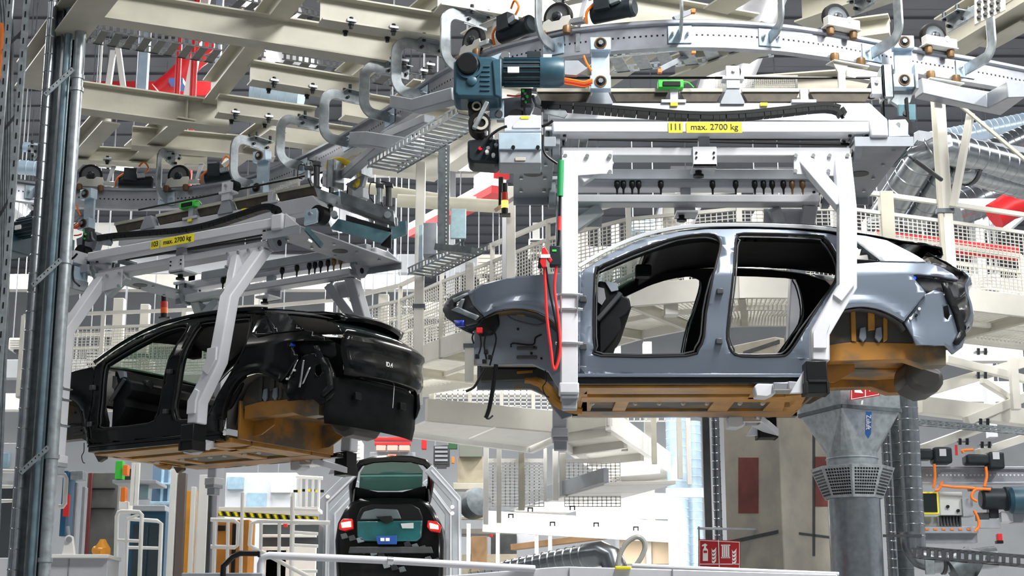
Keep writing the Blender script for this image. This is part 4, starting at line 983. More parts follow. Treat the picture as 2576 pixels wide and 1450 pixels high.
def vduct(name, label, px, py, Y, r, z0, z1, **k):
    p = PY(px, py, Y); return duct(name, label, [Vector((p.x, Y, z0)), Vector((p.x, Y, z1))], r, **k)
def vtube(name, label, px, py, Y, r, z0, z1, m, cat='pipe', n=14, collars=()):
    p = PY(px, py, Y); t = thing(name, label, cat, (p.x, Y, z0))
    part(t, 'pipe_length', MB().cyl((p.x, Y, z0), (p.x, Y, z1), r, n=n), m)
    for cy in collars:
        z = PY(px, cy, Y).z; part(t, 'pipe_clip', MB().lathe([(r, -.02), (r + .012, -.02), (r + .012, .02), (r, .02)], (p.x, Y, z), n=n, caps=False), GALV)
    return t
def tray(label, p0, p1, wd, h=.06, m=GALVD, pitch=.25, name='cable_tray', group=None):
    p0, p1 = Vector(p0), Vector(p1); d = p1 - p0; L = d.length; u = d.normalized(); l = Vector((u.y, -u.x, 0)).normalized()
    t = thing(name, label, 'cable tray', (p0 + p1) / 2, group)
    for s in (-1, 1):
        mb = MB(); o = l * wd / 2 * s
        mb.bar(p0 + o, p1 + o, .006, .02); mb.bar(p0 + o + Vector((0, 0, h)), p1 + o + Vector((0, 0, h)), .006, .02)
        k = int(L / .08)
        for j in range(k): q = p0 + d * ((j + .25) / k) + o; mb.bar(q + Vector((0, 0, h / 2)) , q + u * .035 + Vector((0, 0, h / 2)), .006, h)
        part(t, 'side_rail', mb, m, kind='stuff')
    k = max(2, int(L / pitch))
    for j in range(k):
        q = p0 + d * ((j + .5) / k); part(t, 'rung', MB().bar(q - l * wd / 2, q + l * wd / 2, pitch * .62, .006), m)
    return t
def mesh_wires(p0, p1, z0, z1, pitch=.06, r=.004):
    mb = MB(); d = Vector(p1) - Vector(p0); d.z = 0; L = d.length; k = max(2, round(L / pitch)); n = Vector((d.y, -d.x, 0)).normalized() * r; u = d.normalized() * r
    p0 = Vector((p0[0], p0[1], 0))
    for j in range(k + 1):
        q = p0 + d * (j / k)
        a = [q - u - n, q + u - n, q + u + n, q - u + n]
        mb.add([v + Vector((0, 0, z0)) for v in a] + [v + Vector((0, 0, z1)) for v in a], [(0, 1, 5, 4), (1, 2, 6, 5), (2, 3, 7, 6), (3, 0, 4, 7)])
    m = max(2, round((z1 - z0) / (pitch * .66)))
    for j in range(m + 1):
        z = z0 + (z1 - z0) * j / m; zr = Vector((0, 0, r))
        c = Vector((0, 0, z)); a, b = p0 + c, p0 + d + c
        mb.add([a - n - zr, a + n - zr, a + n + zr, a - n + zr, b - n - zr, b + n - zr, b + n + zr, b - n + zr], [(0, 1, 5, 4), (1, 2, 6, 5), (2, 3, 7, 6), (3, 0, 4, 7)])
    return mb
# ================================================================== PIPE BUNDLE AND LADDERS AT THE LEFT
ZT = 9.2
vtube('conduit', 'thick grey galvanised conduit, rightmost of the pipe bundle at the left', 193, 230, 15.2, .058, 0, ZT, GALV, n=18, collars=(195, 226, 660, 1150, 1410))
vtube('conduit', 'slim blue-grey conduit in the middle of the pipe bundle at the left', 163, 230, 15.25, .040, 0, ZT, mat('blue_grey_conduit', (.22, .32, .38), .4, .5, .15, 10), n=16)
p_ = PY(140, 230, 15.3)
single('channel_gap_strip', MB().box((p_.x - .045, 15.3, 0), (p_.x + .045, 15.36, ZT)).box((p_.x - .045, 15.24, 0), (p_.x - .035, 15.3, ZT)).box((p_.x + .035, 15.24, 0), (p_.x + .045, 15.3, ZT)), GALVD, 'dark steel channel between the pipes at the left', 'channel')
vduct('spiral_duct', 'slim bright spiral duct, leftmost of the pipe bundle', 118, 230, 15.2, .048, 0, ZT, pitch=.19, n=16)
p_ = PY(177, 230, 15.45); single('channel_gap_strip', MB().box((p_.x - .02, 15.4, 0), (p_.x + .02, 15.46, ZT)), BLACK, 'black strip painted in for the dark gap between the two conduits at the left', 'channel')  # black strip puts the dark of the gap into colour, no channel here
for y, nm in ((188, 'top'), (668, 'middle'), (1140, 'lowest')):
    t_ = thing('pipe_bracket', {'top': 'slotted bracket across the pipe bundle, near the cream beam', 'middle': 'slotted bracket across the pipe bundle beside the load label 103', 'lowest': 'slotted bracket across the pipe bundle, near the bottom'}[nm], 'bracket', PY(150, y, 15.0), 'slotted pipe brackets')
    dx = -(y - 188) * .066
    a, b = PY(112 + dx, y + 52, 14.98), PY(184 + dx, y - 14, 15.1)
    part(t_, 'slotted_bar', MB().bar(a, b, .03, .05), GALVD, bevel=.003)
    mb = MB()
    for k in range(8): q = a.lerp(b, (k + .5) / 8); mb.bar(q - Vector((.006, .016, 0)), q + Vector((.006, -.016, .004)), .006, .014)
    part(t_, 'slots', mb, BLACK, kind='stuff')
# perforated ladder at the far left
lt = thing('cable_ladder', 'galvanised cable ladder with bundled grey cables at the left edge', 'cable ladder', PY(40, 700, 14.6))
for px in (62, 20):
    p = PY(px, 60, 14.6); part(lt, 'ladder_stile', MB().box((p.x - .03, 14.6, 0), (p.x + .03, 14.64, ZT)), GALV)
    mb = MB()
    for k in range(60): mb.box((p.x - .006, 14.594, .5 + k * .14), (p.x + .006, 14.6, .56 + k * .14))
    part(lt, 'stile_slots', mb, BLACK, kind='stuff')
for k in range(7):
    y = 90 + k * 210; part(lt, 'ladder_rung', MB().bar(PY(10 - .07 * y * .4, y + 38, 14.7), PY(66 - .076 * y, y - 15, 14.7), .02, .02), DARK)
for k in range(5): part(lt, 'ladder_cable', MB().tube([PY(-6 + 7 * k, -20, 14.8), PY(2 + 7 * k, 130, 14.8), PY(0 + 5 * k, 700, 14.8), PY(-30 + 5 * k, 1470, 14.8)], .018, 8, sm=4), GALVD)
part(lt, 'ladder_cable', MB().tube([PY(2, 60, 14.75), PY(4, 110, 14.75), PY(-2, 200, 14.75)], .03, 8), ORANGE)

# ================================================================== GALLERY WITH WIRE MESH BEHIND THE CARS
GZ = 5.2; GF = 4.1
GP = [PZ(x, y, GZ) for x, y in [(60, 795), (420, 782), (760, 765), (960, 735), (1062, 690), (1250, 612), (1450, 532), (1620, 500), (1860, 478), (2000, 472), (2150, 480), (2400, 515), (2576, 541), (2790, 575)]]
gal = smooth(GP, 8)
ss = [0]
for i in range(1, len(gal)): ss.append(ss[-1] + (gal[i] - gal[i - 1]).length)
def gal_at(s):
    for i in range(len(gal) - 1):
        if s <= ss[i + 1]: return gal[i].lerp(gal[i + 1], (s - ss[i]) / (ss[i + 1] - ss[i]))
    return gal[-1]
gt = thing('gallery', 'white steel gallery with wire mesh railing running behind both cars', 'gallery', (0, 19, CAMZ + GF))
N = max(8, round(ss[-1] / 1.3)); G = [gal_at(ss[-1] * k / N) for k in range(N + 1)]
GW = 1.5
def nrm(i):
    t = (G[min(i + 1, N)] - G[max(i - 1, 0)]); t.z = 0; t.normalize(); return Vector((-t.y, t.x, 0))
zf = CAMZ + GF; zt = CAMZ + GZ
for i in range(N + 1):
    p = Vector((G[i].x, G[i].y, 0)); n = nrm(i)
    part(gt, 'railing_post', MB().box((p.x - .03, p.y - .03, zf - .15), (p.x + .03, p.y + .03, zt)), CREAM2)
    q = p + n * GW; part(gt, 'railing_post', MB().box((q.x - .03, q.y - .03, zf - .15), (q.x + .03, q.y + .03, zt)), CREAM2)
    if i < N:
        p2 = Vector((G[i + 1].x, G[i + 1].y, 0)); n2 = nrm(i + 1); q2 = p2 + n2 * GW
        up = lambda z: Vector((0, 0, z))
        for a, b, o in ((p, p2, 0), (q, q2, 1)):
            part(gt, 'handrail', MB().bar(a + up(zt), b + up(zt), .05, .05), CREAM2)
            part(gt, 'mid_rail', MB().bar(a + up(zt - .22), b + up(zt - .22), .03, .04), CREAM2)
            part(gt, 'mesh_panel', mesh_wires(a, b, zf + .16, zt - .24, .065, .0045), CREAM2, kind='stuff')
            part(gt, 'toe_beam', MB().bar(a + up(zf - .02), b + up(zf - .02), .05, .26), CREAM2, bevel=.006)
        k = 20; mb = MB()
        for j in range(k): a = p.lerp(p2, j / k); b = q.lerp(q2, j / k); mb.bar(a + up(zf - .03), b + up(zf - .03), .012, .035)
        for j in range(1, 14): a = p.lerp(q, j / 14); b = p2.lerp(q2, j / 14); mb.bar(a + up(zf - .02), b + up(zf - .02), .006, .02)
        part(gt, 'grating_panel', mb, CREAM2, kind='stuff')
        part(gt, 'cross_bearer', MB().bar(p + up(zf - .10), q + up(zf - .10), .07, .12), CREAM)
        a = p.lerp(q, .5); b = p2.lerp(q2, .5); part(gt, 'deck_joist', MB().bar(a + up(zf - .09), b + up(zf - .09), .05, .06), CREAM2)
# tall posts that carry the gallery
GP2 = 'tall posts carrying the gallery'
for px, y0, y1, w_, Y, m, lb in ((1050, 405, 1015, 24, 20.2, CREAM2, 'tall bright white post between the black car and the grey car'), (1285, 468, 930, 24, 18.2, CREAM2, 'cream post behind the amber signal lamp'), (1269, 530, 880, 13, 18.8, WHITE, 'thin white post below the amber signal lamp'),
                          (1690, 470, 792, 34, 17.4, CREAM2, 'cream post seen above and through the front door opening'), (2243, 480, 700, 34, 17.2, CREAM, 'cream post right of the rear arm of the carrier'), (2378, 240, 700, 12, 17.5, CREAM, 'beige flank of the tall post above the tail of the grey car'), (2395, 240, 700, 26, 17.55, CREAM2, 'tall white post above the tail of the grey car'),
                          (960, 740, 1000, 26, 22, CREAM2, 'white post behind the spoiler of the black car'), (1180, 660, 960, 22, 19.5, CREAM2, 'pale post left of the nose of the grey car'), (285, 750, 985, 26, 24, CREAM2, 'thick cream post behind the mesh at the left, nearest the pipes'), (357, 765, 905, 22, 24.5, CREAM2, 'cream post behind the mesh above the windscreen of the black car')):
    a = PY(px, y1, Y); b = PY(px, y0, Y); h = M2(w_, Y) / 2
    t_ = thing('gallery_post', lb, 'post', (a.x, Y, a.z), GP2)
    part(t_, 'post_shaft', MB().box((a.x - h, Y, a.z), (a.x + h, Y + 2 * h, b.z)), m, bevel=.008)
    zc = PY(px, (y0 + y1) / 2 + 60, Y).z
    part(t_, 'post_band', MB().box((a.x - h - .02, Y - .015, zc - .025), (a.x + h + .02, Y + 2 * h + .015, zc + .025)), GALVD)
pb('brace_rod', 'slanting white brace right of the tall post above the tail', 'brace', (2442, 285), (2398, 520), 17.3, 17.5, .06, .08, CREAM2)
pb('brace_rod', 'thin brace crossing the silver ducts at the upper right', 'brace', (2412, 262), (2600, 420), 17.2, 17.4, .03, .04, CREAM)
single('gas_strut', MB().cyl(PY(2285, 392, 14.6), PY(2330, 425, 14.8), .012, n=10).cyl(PY(2300, 402, 14.66), PY(2368, 452, 15), .022, n=12), DARK, 'dark gas strut behind the teal blade at the right', 'strut')
pb('steel_tube', 'grey tube beam behind the tall post at the upper right', 'tube', (2305, 345), (2620, 395), 18.5, 19, .12, .14, GREYST)
# cream truss members on the right below the gallery
for a, b, w_, lb in (((2060, 1065), (2600, 905), .14, 'long white diagonal beam below the tail of the grey car'), ((2430, 1060), (2600, 990), .12, 'short white diagonal beam at the right edge'), ((2310, 1020), (2600, 1055), .22, 'broad cream beam right of the spiral ducts'), ((2380, 905), (2600, 960), .10, 'white beam under the gallery at the right edge'),
                     ((2470, 958), (2556, 1012), .08, 'small white diagonal strut with pivot at the right'), ((2320, 1130), (2480, 1072), .12, 'pale beam above the dark motors at the lower right'), ((2460, 1140), (2600, 1095), .10, 'pale beam end above the right motor at the lower right')):
    pb('truss_member', lb, 'beam', a, b, 21, 21.5, w_, w_, CREAM2)
vb('truss_member', 'white upright of the truss at the right edge', 'beam', 2550, 900, 2570, 1030, 21, .12, CREAM2)
tray('perforated grey channel right of the spiral ducts', PY(2310, 1068, 20.5), PY(2600, 1094, 20.8), .12, .05, GALV)
for k, (x, y) in enumerate(((2476, 1062), (2424, 1112), (2480, 1120), (2470, 945), (2360, 890), (2470, 885))):
    t_ = thing('beam_clamp', ('pair of dark clamp bolts on the pale beam left of the right motor', 'dark clamp bolts above the left motor at the lower right', 'dark clamp bolts above the right motor at the lower right', 'dark clamp bolts at the pivot of the white strut', 'dark clamp bolts below the tail of the grey car', 'dark clamp bolts on the long diagonal beam near the right edge')[k], 'clamp', PY(x, y, 20.7), 'dark clamp bolts on the right truss')
    for dx in (-9, 9): part(t_, 'clamp_bolt', MB().cyl(PY(x + dx, y - 8, 20.7), PY(x + dx, y + 8, 20.7), .022, n=8), BOLT)
    part(t_, 'clamp_plate', MB().rbox(x - 16, y - 2, x + 16, y + 2, 20.75, .1), GALV)

# ================================================================== DUCTS
sv = Vector
duct('air_duct', 'large dark silver duct bending up behind the deflector at the right', [PY(2225, 545, 19), PY(2318, 400, 18.3), PY(2370, 372, 18.2), PY(2620, 440, 19)], .20, DUCTM, .16, bands=[(PY(2478, 402, 18.6), PY(2600, 435, 19) - PY(2370, 372, 18.2))])
duct('air_duct', 'second dark silver duct just right of it, under the first', [PY(2295, 560, 19.2), PY(2372, 440, 18.6), PY(2420, 425, 18.5), PY(2620, 480, 19.3)], .17, DUCTM, .16, bands=[(PY(2438, 430, 18.55), PY(2600, 475, 19.2) - PY(2420, 425, 18.5))])
duct('air_duct', 'bright silver duct with fine ribs behind the tall post at the right', [PY(2340, 360, 24), PY(2640, 300, 24)], .18, BLUEST, .09)
duct('air_duct', 'silver ribbed duct at the right edge above the red pipe', [PY(2400, 530, 24), PY(2620, 440, 24)], .28, DUCTM, .12)
duct('air_duct', 'silver ribbed duct at the upper right corner', [PY(2490, 385, 22), PY(2640, 320, 22)], .18, DUCTM, .09)
duct('sprinkler_pipe', 'thick red pipe at the right edge above the mesh', [PY(2500, 545, 22), PY(2540, 520, 22), PY(2640, 490, 22)], .20, RED, .4, 'pipe', seams=False)
duct('sprinkler_pipe', 'red pipe seen through the mesh right of the spoiler', [PY(2200, 600, 23.5), PY(2560, 640, 23.5)], .12, RED, .4, 'pipe', seams=False)
vb('strip_lamp', 'bright strip lamp behind the mesh at the right', 'lamp', 2412, 500, 2530, 515, 23, .1, LAMP)
# concrete column
cc = PY(1960, 1100, 19.4)
col = thing('concrete_column', 'square concrete column with red painted patches behind the grey car', 'column', (cc.x, cc.y + .6, 0))
rotc = Matrix.Translation(Vector((cc.x, cc.y, 0))) @ Matrix.Rotation(R(38), 4, 'Z')
part(col, 'column_shaft', MB().box((0, 0, 0), (.95, .95, CAMZ + 4.0), rotc), CONC, bevel=.015)
rotl = rotc
PATCH = mat('dark_red_patch', (.16, .035, .03), .6, 0, .25, 6)
def onface(px0, py0, px1, py1, left, slant=0):          # a thin slab on one of the two visible faces
    n = (rotc.to_3x3() @ Vector((-1, 0, 0))) if left else (rotc.to_3x3() @ Vector((0, -1, 0)))
    o = Vector((cc.x, cc.y, 0)); pts = []
    for x, y in (((px0, py0), (px1, py1), (px1, py1 + slant), (px0, py0 + slant)) if slant else ((px0, py0), (px1, py0), (px1, py1), (px0, py1))):
        d = ray(x, y); k = (o - CAM).dot(n) / d.dot(n); pts.append(CAM + d * k + n * .006)
    return MB().prism(pts, -n * .02)
part(col, 'paint_patch', onface(1858, 1152, 1908, 1292, True), PATCH)
part(col, 'paint_patch', onface(2048, 1150, 2088, 1275, False), PATCH)
part(col, 'cast_rail', onface(1810, 1366, 1958, 1334, True, 9), DARK)
part(col, 'cast_rail', onface(2010, 1340, 2090, 1350, False, 6), DARK)
part(col, 'cast_rail', onface(1870, 885, 1960, 855, True, 10), DARK)
part(col, 'lightning_strip', onface(2044, 1060, 2050, 1400, False), DARK)
vb('wall_conduit', 'dark conduit running up the left side of the concrete column', 'conduit', 1778, 1040, 1796, 1460, 19.3, .08, DARK)
vduct('spiral_duct', 'slim spiral duct between the dark conduit and the concrete column', 1803, 1200, 19.5, .05, 0, 5.4, pitch=.10, n=14)
pb('mounting_strip', 'thin steel strip reaching from the fire sign pole to the column', 'strip', (1758, 1330), (1900, 1333), 16.64, 19.75, .03, .025, GREYST)
# air diffuser
dY = 17.4; dx = PY(2150, 1300, dY).x; dz = lambda y: PY(2150, y, dY - .3).z
df = thing('air_diffuser', 'galvanised air diffuser with pyramid hood and perforated collar', 'diffuser', (dx, dY, 0))
hw_ = M2(110, dY)
def sqloop(h, z, rot=R(24)):
    return [Vector((dx + h * 1.2 * math.cos(rot + R(45) + k * math.pi / 2) * 1.1, dY + h * 1.2 * math.sin(rot + R(45) + k * math.pi / 2) * 1.1, z)) for k in range(4)]
r0 = M2(62, dY)
a = sqloop(hw_ * .85, dz(965)); b = sqloop(hw_ * .85, dz(1030)); mb = MB(); mb.add(a + b, [(0, 1, 5, 4), (1, 2, 6, 5), (2, 3, 7, 6), (3, 0, 4, 7), (0, 3, 2, 1)]); part(df, 'plenum_box', mb, GALV)
mb = MB()
for k in range(4): mb.bar(b[k], b[(k + 1) % 4], .05, .04)
part(df, 'plenum_flange', mb, GALVD)
mb = MB(); z1 = dz(1132); cir = [Vector((dx + r0 * math.cos(R(24) + R(45) + t * 2 * math.pi / 24), dY + r0 * math.sin(R(24) + R(45) + t * 2 * math.pi / 24), z1)) for t in range(24)]
vs = b + cir; fs = []
for k in range(4):
    for j in range(6): fs.append((k, 4 + (k * 6 + j - 3) % 24, 4 + (k * 6 + j - 2) % 24))
    fs.append((k, 4 + (k * 6 + 3) % 24, (k + 1) % 4))
mb.add(vs, fs); part(df, 'pyramid_hood', mb, GALV, sharp=3)
part(df, 'neck', MB().lathe([(r0, dz(1175)), (r0, dz(1150)), (r0 + .012, dz(1148)), (r0, dz(1145)), (r0, dz(1132))], (dx, dY, 0), n=28), GALV)
r1, r2 = M2(102, dY), M2(70, dY); za, zb = dz(1172), dz(1250)
for k in range(8):
    t0 = R(22.5 + 10) + k * math.pi / 4; t1 = t0 + math.pi / 4
    def pt(r, t, z): return Vector((dx + r * math.cos(t), dY + r * math.sin(t), z))
    q = [pt(r2, t0, zb), pt(r2, t1, zb), pt(r1, t1, za), pt(r1, t0, za)]; nn = (q[1] - q[0]).cross(q[3] - q[0]).normalized()
    pn = part(df, 'collar_panel', MB().prism(q, -nn * .01), GALV)
    mb = MB()
    for i in range(9):
        for j in range(9):
            u_, v_ = .12 + .76 * i / 8, .12 + .76 * j / 8
            c = (q[0].lerp(q[1], u_)).lerp(q[3].lerp(q[2], u_), v_) + nn * .001; e = .011; tx = (q[1] - q[0]).normalized() * e; ty = (q[3] - q[0]).normalized() * e
            mb.add([c - tx - ty, c + tx - ty, c + tx + ty, c - tx + ty], [(0, 1, 2, 3)])
            mb.add([c - tx - ty - nn * .003, c + tx - ty - nn * .003, c + tx + ty - nn * .003, c - tx + ty - nn * .003], [(0, 1, 2, 3)])
    part(df, 'perforation', mb, BLACK, kind='stuff')
part(df, 'collar_top', MB().lathe([(r0, za - .005), (r1 * .96, za - .005), (r1 * .96, za), (r0, za)], (dx, dY, 0), n=8, caps=False), GALV)
part(df, 'supply_pipe', MB().cyl((dx, dY, 0), (dx, dY, zb + .02), r0 * 1.02, n=40), DUCTM)
# blue flow arrow with lettering
ay = lambda y: dY - .57 + (y - 1036) * .0027
part(df, 'flow_arrow', MB().prism([PY(x, y, ay(y)) for x, y in [(2178, 1036), (2193, 1036), (2191, 1092), (2184, 1105), (2176, 1093)]], (0, .004, .002)), mat('arrow_blue', (.01, .12, .42), .5))
d_ = (PY(2184, 1092, ay(1092)) - PY(2185, 1040, ay(1040))).normalized(); n_ = Vector((0, d_.z, -d_.y)).normalized(); n_ = n_ if n_.y < 0 else -n_
e_ = n_.cross(d_).normalized(); rm = Matrix((d_, e_, n_)).transposed()
text(df, 'flow_lettering', 'Zuluft', .072, PY(2184, 1062, ay(1062)) + n_ * .006, rm.to_euler(), PURE, .001)
# vertical spiral ducts beside it
vduct('spiral_duct', 'bright vertical spiral duct right of the air diffuser', 2290, 1160, 18.2, .118, CAMZ + 1.24, 5.6, pitch=.13)
vduct('spiral_duct', 'dark vertical duct between the diffuser and the bright spiral duct', 2262, 1160, 18.7, .10, 0, 5.6, pitch=.2, m=GALVD)
vduct('spiral_duct', 'slim vertical spiral duct just right of the diffuser collar', 2232, 1160, 18.5, .06, 0, 5.6, pitch=.10)
e0 = PY(2290, 1340, 18.2)
duct('duct_elbow', 'silver elbow and branch pipe at the bottom right', [e0, e0 + Vector((.01, 0, -.16)), e0 + Vector((.08, 0, -.28)), e0 + Vector((.22, 0, -.34)), e0 + Vector((.75, 0, -.30)), e0 + Vector((.95, 0, -.28))], .125, DUCTM, seams=False, n=28, bands=[(e0 + Vector((.35, 0, -.33)), Vector((1, 0, 0))), (e0 + Vector((.62, 0, -.31)), Vector((1, 0, 0)))])
vb('damper_plate', 'square damper plate on the elbow pipe at the bottom right', 'plate', 2329, 1404, 2353, 1446, 18.06, .03, GALV)
duct('duct_elbow', 'dark conical reducer at the end of the branch pipe, bottom right', [PY(2395, 1440, 18.1), PY(2440, 1415, 18.1), PY(2462, 1425, 18.1)], .17, GALVD, seams=False)
single('duct_strap', MB().rbox(2222, 1345, 2320, 1352, 18.07, .02), DARK, 'dark strap around the vertical ducts at the lower right', 'strap')
# distant vertical ducts left of the column
for k, (px, w_) in enumerate(((1705, 26), (1745, 22), (1722, 14))):
    vduct('spiral_duct', ('pale spiral duct left of the concrete column, leftmost', 'pale spiral duct nearest the left of the concrete column', 'slim pale spiral duct between two others left of the column')[k], px, 1250, 26 + k * .5, M2(w_, 26), 0, CAMZ + 4, m=BLUEST, pitch=.14, n=18)
vb('duct_bracket', 'grey perforated bracket across the pale ducts left of the column', 'bracket', 1676, 1228, 1778, 1252, 25.5, .1, GREYST)

# ================================================================== SIGNS
def sign_panel(t, x0, y0, x1, y1, Y, sk=0):
    part(t, 'sign_plate', MB().pprism([(x0, y0), (x1, y0 + sk), (x1, y1 + sk), (x0, y1)], Y, .01), SIGNR)
    part(t, 'sign_border', MB().ribbon([PY(x, y, Y - .002) for x, y in [(x0 + 3, y0 + 3), (x1 - 3, y0 + 3 + sk), (x1 - 3, y1 - 3 + sk), (x0 + 3, y1 - 3)]], .006, .004, closed=True), PURE)
def glyph(t, nm, px, Y): part(t, nm, MB().pprism(px, Y - .004, .004), PURE)
def flames(t, x, y, Y, s=1):
    for k in range(4): glyph(t, 'flame_symbol', [(x + (0 + .3 * k) * s, y + (9 * k) * s), (x + 3 * s, y + (6 + 9 * k) * s), (x + 8 * s, y + (3 + 9 * k) * s), (x + 12 * s, y + (-3 + 9 * k) * s), (x + 11 * s, y + (6 + 9 * k) * s), (x + 6 * s, y + (11 + 9 * k) * s), (x + 1 * s, y + (9 + 9 * k) * s)], Y)
Ysg = 16.6
sg = thing('fire_sign', 'red fire equipment sign with extinguisher and hose reel symbols', 'sign', PY(1810, 1450, Ysg))
sign_panel(sg, 1757, 1357, 1863, 1446, Ysg, 5)
part(sg, 'sign_divider', MB().rbox(1809, 1359, 1811, 1446, Ysg - .004, .003).rbox(1759, 1419, 1861, 1421, Ysg - .004, .003), PURE)
glyph(sg, 'extinguisher_symbol', [(1768, 1412), (1768, 1384), (1771, 1379), (1771, 1374), (1766, 1376), (1766, 1372), (1774, 1368), (1780, 1372), (1776, 1375), (1776, 1379), (1781, 1384), (1781, 1412)], Ysg)
part(sg, 'extinguisher_label', MB().rbox(1770, 1386, 1779, 1392, Ysg - .006, .003), SIGNR)
flames(sg, 1790, 1380, Ysg); flames(sg, 1841, 1383, Ysg)
for k in range(4): glyph(sg, 'hose_reel_symbol', [(1816 + 5 * k, 1373), (1819.6 + 5 * k, 1373), (1819.6 + 5 * k, 1404), (1816 + 5 * k, 1404)], Ysg)
glyph(sg, 'hose_reel_symbol', [(1814, 1371), (1837, 1371), (1837, 1374), (1814, 1374)], Ysg); glyph(sg, 'hose_reel_symbol', [(1814, 1402), (1837, 1402), (1837, 1405), (1814, 1405)], Ysg)
glyph(sg, 'panel_symbol', [(1768, 1427), (1780, 1427), (1780, 1440), (1768, 1440)], Ysg); glyph(sg, 'arrow_symbol', [(1820, 1440), (1828, 1428), (1836, 1440), (1842, 1436), (1846, 1442), (1822, 1446)], Ysg)
part(sg, 'sign_pole', MB().rbox(1757, 1325, 1761, 1360, Ysg + .02, .02), GREYST)
Ys2 = 16.72
sg = thing('fire_sign', 'tilted red fire sign with arrow and hand symbols under the rear of the grey car', 'sign', PY(2175, 1005, Ys2))
sign_panel(sg, 2139, 950, 2213, 1008, Ys2, -12)
glyph(sg, 'arrow_symbol', [(2148, 962), (2160, 970), (2172, 958), (2176, 968), (2164, 980), (2172, 990), (2150, 988)], Ys2)
part(sg, 'sign_divider', MB().pprism([(2176, 946), (2178, 946), (2178, 1000), (2176, 1000)], Ys2 - .004, .003), PURE)
glyph(sg, 'hand_symbol', [(2182, 962), (2186, 952), (2189, 962), (2192, 950), (2195, 962), (2194, 980), (2188, 986), (2183, 978)], Ys2); flames(sg, 2198, 955, Ys2, .8)
part(sg, 'sign_stem', MB().pprism([(2168, 1002), (2173, 1001), (2170, 1018), (2166, 1018)], Ys2 + .02, .01), PURE)

# ================================================================== SIGNAL LAMPS, JUMPER CABLES
def signal_lamp(label, x, y0, y1, Y, lit):
    t = thing('signal_lamp', label, 'signal lamp', PY(x, y1, Y)); h = (y1 - y0); r = M2(9, Y)
    seg = [(0, .30, BLACK), (.30, .56, REDL), (.56, .80, AMBER if lit else mat('unlit_orange_lens', (.75, .12, .01), .3)), (.80, 1, BLACK)]
    for a, b, m in seg: part(t, {0: 'lamp_stem', .30: 'red_lens', .56: 'amber_lens', .80: 'lamp_base'}[a], MB().cyl(PY(x, y0 + h * a, Y), PY(x, y0 + h * b, Y), r * (.8 if a == 0 else 1), n=18), m)
    part(t, 'lamp_bracket', MB().rbox(x - 14, y1 - 4, x + 14, y1, Y, .12), DARK)
signal_lamp('signal lamp with glowing amber segment left of the front arm', 1270, 462, 540, 17.6, True)
signal_lamp('unlit red and orange signal lamp hanging above the black car', 413, 742, 801, 20.5, False)
vb('junction_box', 'slim black box behind the amber signal lamp', 'box', 1254, 445, 1266, 520, 17.8, .1, BLACK)
vb('orange_sensor', 'small orange sensor on the post right of the amber signal lamp', 'sensor', 1300, 492, 1313, 506, 17.9, .06, ORANGE)
single('slotted_rail', MB().bar(PY(1245, 530, 17.7), PY(1310, 488, 17.7), .03, .04), GREYST, 'slotted grey rail crossing behind the amber signal lamp', 'rail')
jc = thing('jumper_cable', 'red and black jumper cables hanging from a grey box beside the front arm', 'cable', PY(1400, 900, 12.85))
YJ = 12.94
part(jc, 'green_grip', MB().cyl(PY(1411, 404, YJ), PY(1409, 494, YJ), .027, n=14), GREEN)
part(jc, 'supply_cable', MB().tube([PY(x, y, YJ) for x, y in [(1409, 490), (1407, 560), (1406, 600), (1403, 622)]], .013, 8, sm=4), BLACK)
part(jc, 'red_sleeve', MB().tube([PY(x, y, YJ) for x, y in [(1408, 545), (1406, 580)]], .015, 8), REDC)
part(jc, 'switch_box', MB().rbox(1383, 618, 1412, 668, YJ - .03, .09), MOTORD, bevel=.01)
part(jc, 'box_label', MB().rbox(1389, 628, 1400, 633, YJ - .034, .01), GREENF)
part(jc, 'red_clamp', MB().prism([PY(x, y, YJ - .06) for x, y in [(1362, 640), (1364, 624), (1372, 621), (1390, 655), (1384, 662), (1374, 648), (1374, 672), (1364, 674), (1357, 660)]], (0, .04, 0)), RED, bevel=.006)
part(jc, 'clamp_tape', MB().rbox(1360, 640, 1384, 649, YJ - .065, .05), PURE)
part(jc, 'clamp_jaw', MB().bar(PY(1360, 650, YJ - .04), PY(1357, 675, YJ - .04), .03, .03), BLACK)
for pth, m, r in (([(1370, 672), (1372, 720), (1376, 800), (1386, 880), (1390, 915), (1396, 930), (1405, 905), (1409, 870), (1404, 800), (1396, 740), (1396, 705), (1400, 668)], REDC, .013), ([(1373, 672), (1384, 740), (1394, 790), (1404, 850), (1398, 900), (1394, 920)], BLACK, .009)):
    part(jc, 'jumper_lead', MB().tube([PY(x, y, YJ) for x, y in pth], r, 8, sm=5), m)
